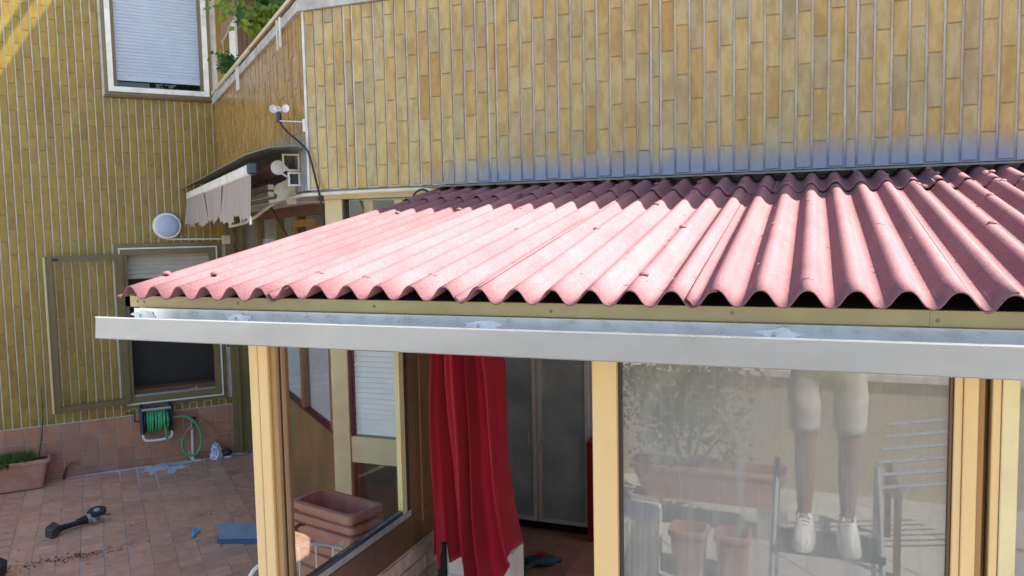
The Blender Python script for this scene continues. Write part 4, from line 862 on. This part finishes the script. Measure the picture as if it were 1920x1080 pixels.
# debris on the red roof
mb = MB(); random.seed(31)
for _ in range(150):
    q = random.gauss(19, 5); y = random.uniform(1.85, 3.4); z = rz(y)+AMP*math.cos(2*math.pi*q)+.0075; c = V(XC0+PW*q, y, z); d = random.uniform(0, 6.3)
    e = V(math.cos(d), math.sin(d), math.sin(d)*SL)*random.uniform(.003, .012); f_ = V(-e.y, e.x, .002)*.35; mb.add([c-e, c+f_, c+e, c-f_], [(0, 1, 2, 3)])
o = kind(mb.build('roof_leaf_litter', 'leaf_dry'), 'stuff'); o['label'] = 'tiny dry leaf bits lying on the red roof'; o['category'] = 'leaves'

# ------------------------------------------------------------------ garden side behind the camera (seen mirrored in the panes)
tw_ = thing('terrace_parapet', V(0, -3.0, 0), 'low cream terrace wall with terracotta pillar facing the veranda', 'wall')
B(-5, 4, -3.15, -3.0, 0, .95).build('wall', 'plaster', tw_); B(-5, 4, -3.2, -2.95, .951, 1.0).build('coping', 'white_paint', tw_)
B(-.32, -.18, -3.17, -3.0, 1.001, 1.7).build('pillar', 'terracotta_pot', tw_)
for k in range(7): b_ = MB(); b_.tube([V(-4.5+1.3*k, -3.08, 1.0), V(-4.5+1.3*k, -3.08, 1.5)], .012, 6); b_.build('baluster', 'white_paint', tw_)
b_ = MB(); b_.tube([V(-5, -3.08, 1.5), V(4, -3.08, 1.5)], .016, 6); b_.build('handrail', 'white_paint', tw_)
random.seed(41)
bu = thing('olive_bush', V(-.85, -1.95, .4), 'loose olive green bush in a terracotta trough behind the ladder', 'bush')
stems(V(-.85, -1.95, .35), [V(-1.2, -2, 1.2), V(-.8, -1.9, 1.5), V(-.5, -1.95, 1.25), V(-1.0, -1.85, 1.0), V(-.4, -2, .9)], .012, 'brown_wood', bu, 'trunk')
leaves(2600, (-.85, -1.95, 1.0), (.42, .3, .42), .055, 'leaf_olive', bu, sub=40)
o = planter('trough', lambda a, b, z: V(-.7+a, -1.95+b, z), 1.1, .26, .25, .22, bu)
for x in (-1.15, -.25): B(x-.1, x+.1, -2.06, -1.84, 0, .22).build('foot', 'concrete', bu)
he = thing('garden_hedge', V(-1, -4.6, -.01), 'tall leafy hedge beyond the terrace wall', 'hedge')
leaves(5200, (-1.5, -4.8, .9), (3.6, .5, 1.0), .14, 'leaf', he, sub=160); stems(V(-1.5, -4.8, 0), [V(-1.5+k*.9, -4.8, 1.2) for k in range(-4, 5)], .03, 'brown_wood', he, 'trunk')
wc = thing('white_crate', V(-1.05, -1.05, 0), 'white ribbed plastic crate on the terrace behind the ladder', 'crate')
B(-1.2, -.9, -1.2, -.9, 0, .42, ch=.01).build('body', 'white_paint', wc)
for k in range(9): B(-1.19+k*.034, -1.175+k*.034, -.899, -.885, .03, .40).build('rib', 'white_paint', wc)
for k, (x, w_) in enumerate(((-.72, .22), (-.45, .2))): tag(planter('spare_planter', lambda a, b, z, x=x: V(x+a, -1.15+b, z), w_, .2, .3, 0, None), ('spare terracotta pot standing next to the white crate', 'spare terracotta pot standing between another pot and the ladder')[k], 'pot', 'spare pots behind the ladder')
for k in range(6):
    b_ = MB(); b_.tube([V(.35+.02*k, -1.5-.05*k, .55+.07*k), V(1.5, -1.9-.04*k, .62+.075*k)], .012, 6); tag(b_.build('metal_rod', 'galv'), ('lowest' if k == 0 else 'topmost' if k == 5 else ('second', 'third', 'fourth', 'fifth')[k-1])+' metal rod of the tier on the wooden trestle', 'rod', 'rods stacked on the garden side')
ra = thing('rod_rack', V(.9, -1.75, 0), 'dark trestle carrying the stacked metal rods', 'rack')
for x in (.5, 1.35):
    B(x-.02, x+.02, -2.2, -1.46, .48, .53).build('bearer', 'brown_wood', ra)
    for y in (-2.17, -1.5): B(x-.02, x+.02, y-.02, y+.02, 0, .479).build('leg', 'brown_wood', ra)

# step ladder and photographer
ld = thing('step_ladder', V(.07, -.3, 0), 'aluminium step ladder the photographer stands on', 'ladder')
for x in (-.19, .33):
    b_ = MB(); b_.tube([V(x, .06, 0), V(x*.9+.007, -.42, 1.0)], .016, 6); b_.build('front_rail', 'alu', ld); b_ = MB(); b_.tube([V(x, -.95, 0), V(x*.9+.007, -.44, 1.0)], .014, 6); b_.build('rear_rail', 'alu', ld)
for z, y in ((.2, -.06), (.41, -.17)): B(-.18, .32, y-.05, y+.05, z-.012, z+.012).build('step', 'alu', ld)
B(-.19, .33, -.46, -.20, .600, .628).build('platform', 'rubber', ld)
pe = thing('person', V(.07, -.33, .628), 'person in beige shorts and white sneakers standing on the step ladder', 'person')
def skin(name, joints, edges, mt, root=0, sub=2):
    me = bpy.data.meshes.new(name); me.from_pydata([j[0] for j in joints], edges, []); o = put(name, me, V(0, 0, 0), pe)
    md = o.modifiers.new('skin', 'SKIN'); md.use_smooth_shade = True
    if not me.skin_vertices: me.skin_vertices.new()
    for q, (c, r_) in enumerate(joints):
        sv = me.skin_vertices[0].data[q]; sv.radius = r_ if isinstance(r_, tuple) else (r_, r_); sv.use_root = (q == root)
    sb = o.modifiers.new('sub', 'SUBSURF'); sb.levels = sb.render_levels = sub; me.materials.append(MATS[mt]); return o
px, py, pz = .07, -.36, .628
J = [((px, py-.02, pz+1.0), (.11, .075)), ((px, py-.02, pz+1.10), (.14, .09)), ((px, py-.02, pz+1.30), (.165, .10)), ((px, py-.02, pz+1.42), (.07, .06)), ((px, py, pz+1.50), (.052, .055)), ((px, py+.02, pz+1.57), (.07, .085)), ((px, py+.025, pz+1.66), (.078, .098)), ((px, py+.01, pz+1.73), (.05, .06))]
E_ = [(0, 1), (1, 2), (2, 3), (3, 4), (4, 5), (5, 6), (6, 7)]
for sgn in (-1, 1):
    b0 = len(J); J += [((px+sgn*.095, py-.01, pz+.82), .066), ((px+sgn*.1, py+.005, pz+.62), .07), ((px+sgn*.1, py+.02, pz+.47), .052), ((px+sgn*.1, py, pz+.32), .053), ((px+sgn*.1, py-.015, pz+.12), .034), ((px+sgn*.1, py-.02, pz+.07), .036), ((px+sgn*.11, py+.09, pz+.035), .03)]
    E_ += [(0, b0)]+[(b0+q, b0+q+1) for q in range(6)]
    a0 = len(J); J += [((px+sgn*.19, py-.01, pz+1.36), .05), ((px+sgn*.24, py+.02, pz+1.12), .04), ((px+sgn*.12, py+.20, pz+1.42), .03), ((px+sgn*.085, py+.25, pz+1.50), (.022, .03))]
    E_ += [(2, a0)]+[(a0+q, a0+q+1) for q in range(3)]
    for fgr in range(4):
        f0 = len(J); z = pz+1.53+.019*fgr; J += [((px+sgn*.075, py+.272, z), .0085), ((px+sgn*.055, py+.283, z+.004), .008), ((px+sgn*.04, py+.272-.004*fgr, z+.003), .007)]; E_ += [(a0+3, f0), (f0, f0+1), (f0+1, f0+2)]
    f0 = len(J); J += [((px+sgn*.075, py+.235, pz+1.54), .009), ((px+sgn*.05, py+.235, pz+1.555), .008)]; E_ += [(a0+3, f0), (f0, f0+1)]
skin('body', J, E_, 'skin')
Js = [((px, py-.02, pz+1.0), (.16, .118)), ((px, py-.02, pz+.90), (.165, .12))]; Es = [(0, 1)]
for sgn in (-1, 1):
    b0 = len(Js); Js += [((px+sgn*.10, py-.01, pz+.84), .09), ((px+sgn*.108, py, pz+.76), .084), ((px+sgn*.102, py+.012, pz+.68), .09), ((px+sgn*.108, py+.014, pz+.61), .082), ((px+sgn*.104, py+.02, pz+.535), .09)]; Es += [(1, b0)]+[(b0+q, b0+q+1) for q in range(4)]
o = skin('shorts', Js, Es, 'shorts'); tx = bpy.data.textures.new('folds', 'CLOUDS'); tx.noise_scale = .11; dm = o.modifiers.new('folds', 'DISPLACE'); dm.texture = tx; dm.strength = .022; dm.mid_level = .5
skin('shirt', [((px, py-.02, pz+.93), (.165, .115)), ((px, py-.02, pz+1.1), (.16, .11)), ((px, py-.02, pz+1.31), (.18, .115)), ((px, py-.02, pz+1.42), (.085, .07)), ((px-.2, py-.01, pz+1.36), .068), ((px-.235, py+.015, pz+1.2), .06), ((px+.2, py-.01, pz+1.36), .068), ((px+.235, py+.015, pz+1.2), .06)], [(0, 1), (1, 2), (2, 3), (2, 4), (4, 5), (2, 6), (6, 7)], 'shirt')
skin('hair', [((px, py-.015, pz+1.70), (.07, .07)), ((px, py-.005, pz+1.745), (.075, .09))], [(0, 1)], 'hair')
for sgn in (-1, 1):
    fx = px+sgn*.1; b_ = MB()
    def oval(an, k, z):                              # blunt-toed outline of a sneaker
        cx_, sx_ = math.cos(an), math.sin(an); yy = math.copysign(abs(cx_)**.75, cx_)*.148*k; xx = math.copysign(abs(sx_)**.8, sx_)*(.050+.008*cx_)*k
        return V(fx+xx+sgn*.012*cx_, py+.05+yy, z)
    def shoe(a, b):
        an = 2*math.pi*a; ks = [(0, 1.0), (.022, .99), (.045, .93), (.075, .78), (.105, .52), (.115, .40)]; q = min(int(b*5), 4); t = b*5-q
        h_ = ks[q][0]*(1-t)+ks[q+1][0]*t; k = ks[q][1]*(1-t)+ks[q+1][1]*t; P = oval(an, k, 0)
        back = (1-k)*-.10; return V(P.x, P.y+back, pz+.022+h_*(1 if math.cos(an) < .3 else .86))
    b_.grid(shoe, 24, 10); b_.build('shoe', 'shoe', pe, 'all')
    b_ = MB(); b_.prism([oval(2*math.pi*q/24, 1.05, pz+.001) for q in range(24)], (0, 0, .024)); b_.build('sole', 'white_paint', pe)
    for q in range(4):
        yy, zz = py+.115-.022*q, pz+.083+.013*q; b_ = MB(); b_.tube([V(fx-.026, yy, zz-.006), V(fx, yy+.008, zz+.006), V(fx+.026, yy, zz-.006)], .0035, 5, 2); b_.build('lace', 'galv', pe)
    b_ = MB(); b_.tube([V(fx, py-.02, pz+.085), V(fx, py-.018, pz+.125)], .041, 12); b_.build('sock', 'white_plastic', pe, True)
    b_ = MB(); b_.lathe([(.008, 0), (.010, .003), (.005, .006)], (px+sgn*.03, py+.121, pz+1.665), (0, 1, 0), 10); b_.build('eye', 'white_plastic', pe)
    b_ = MB(); b_.lathe([(.004, 0), (.018, .004), (.022, .01)], (px+sgn*.078, py+.01, pz+1.64), (sgn, -.2, 0), 10); b_.build('ear', 'skin', pe, True)
b_ = MB(); b_.prism([V(px-.012, py+.118, pz+1.605), V(px+.012, py+.118, pz+1.605), V(px+.004, py+.118, pz+1.65), V(px-.004, py+.118, pz+1.65)], (0, .018, -.004)); b_.build('nose', 'skin', pe); B(px-.022, px+.022, py+.098, py+.112, pz+1.572, pz+1.58).build('mouth', 'coral', pe)
ph = thing('mobile_phone', V(px, -.06, 2.14), 'black mobile phone held up by the person', 'phone')
B(px-.08, px+.005, -.085, -.077, 2.13, 2.205, ch=.002).build('case', 'black', ph); B(px-.078, px+.003, -.0868, -.0852, 2.133, 2.202).build('screen', 'navy', ph)
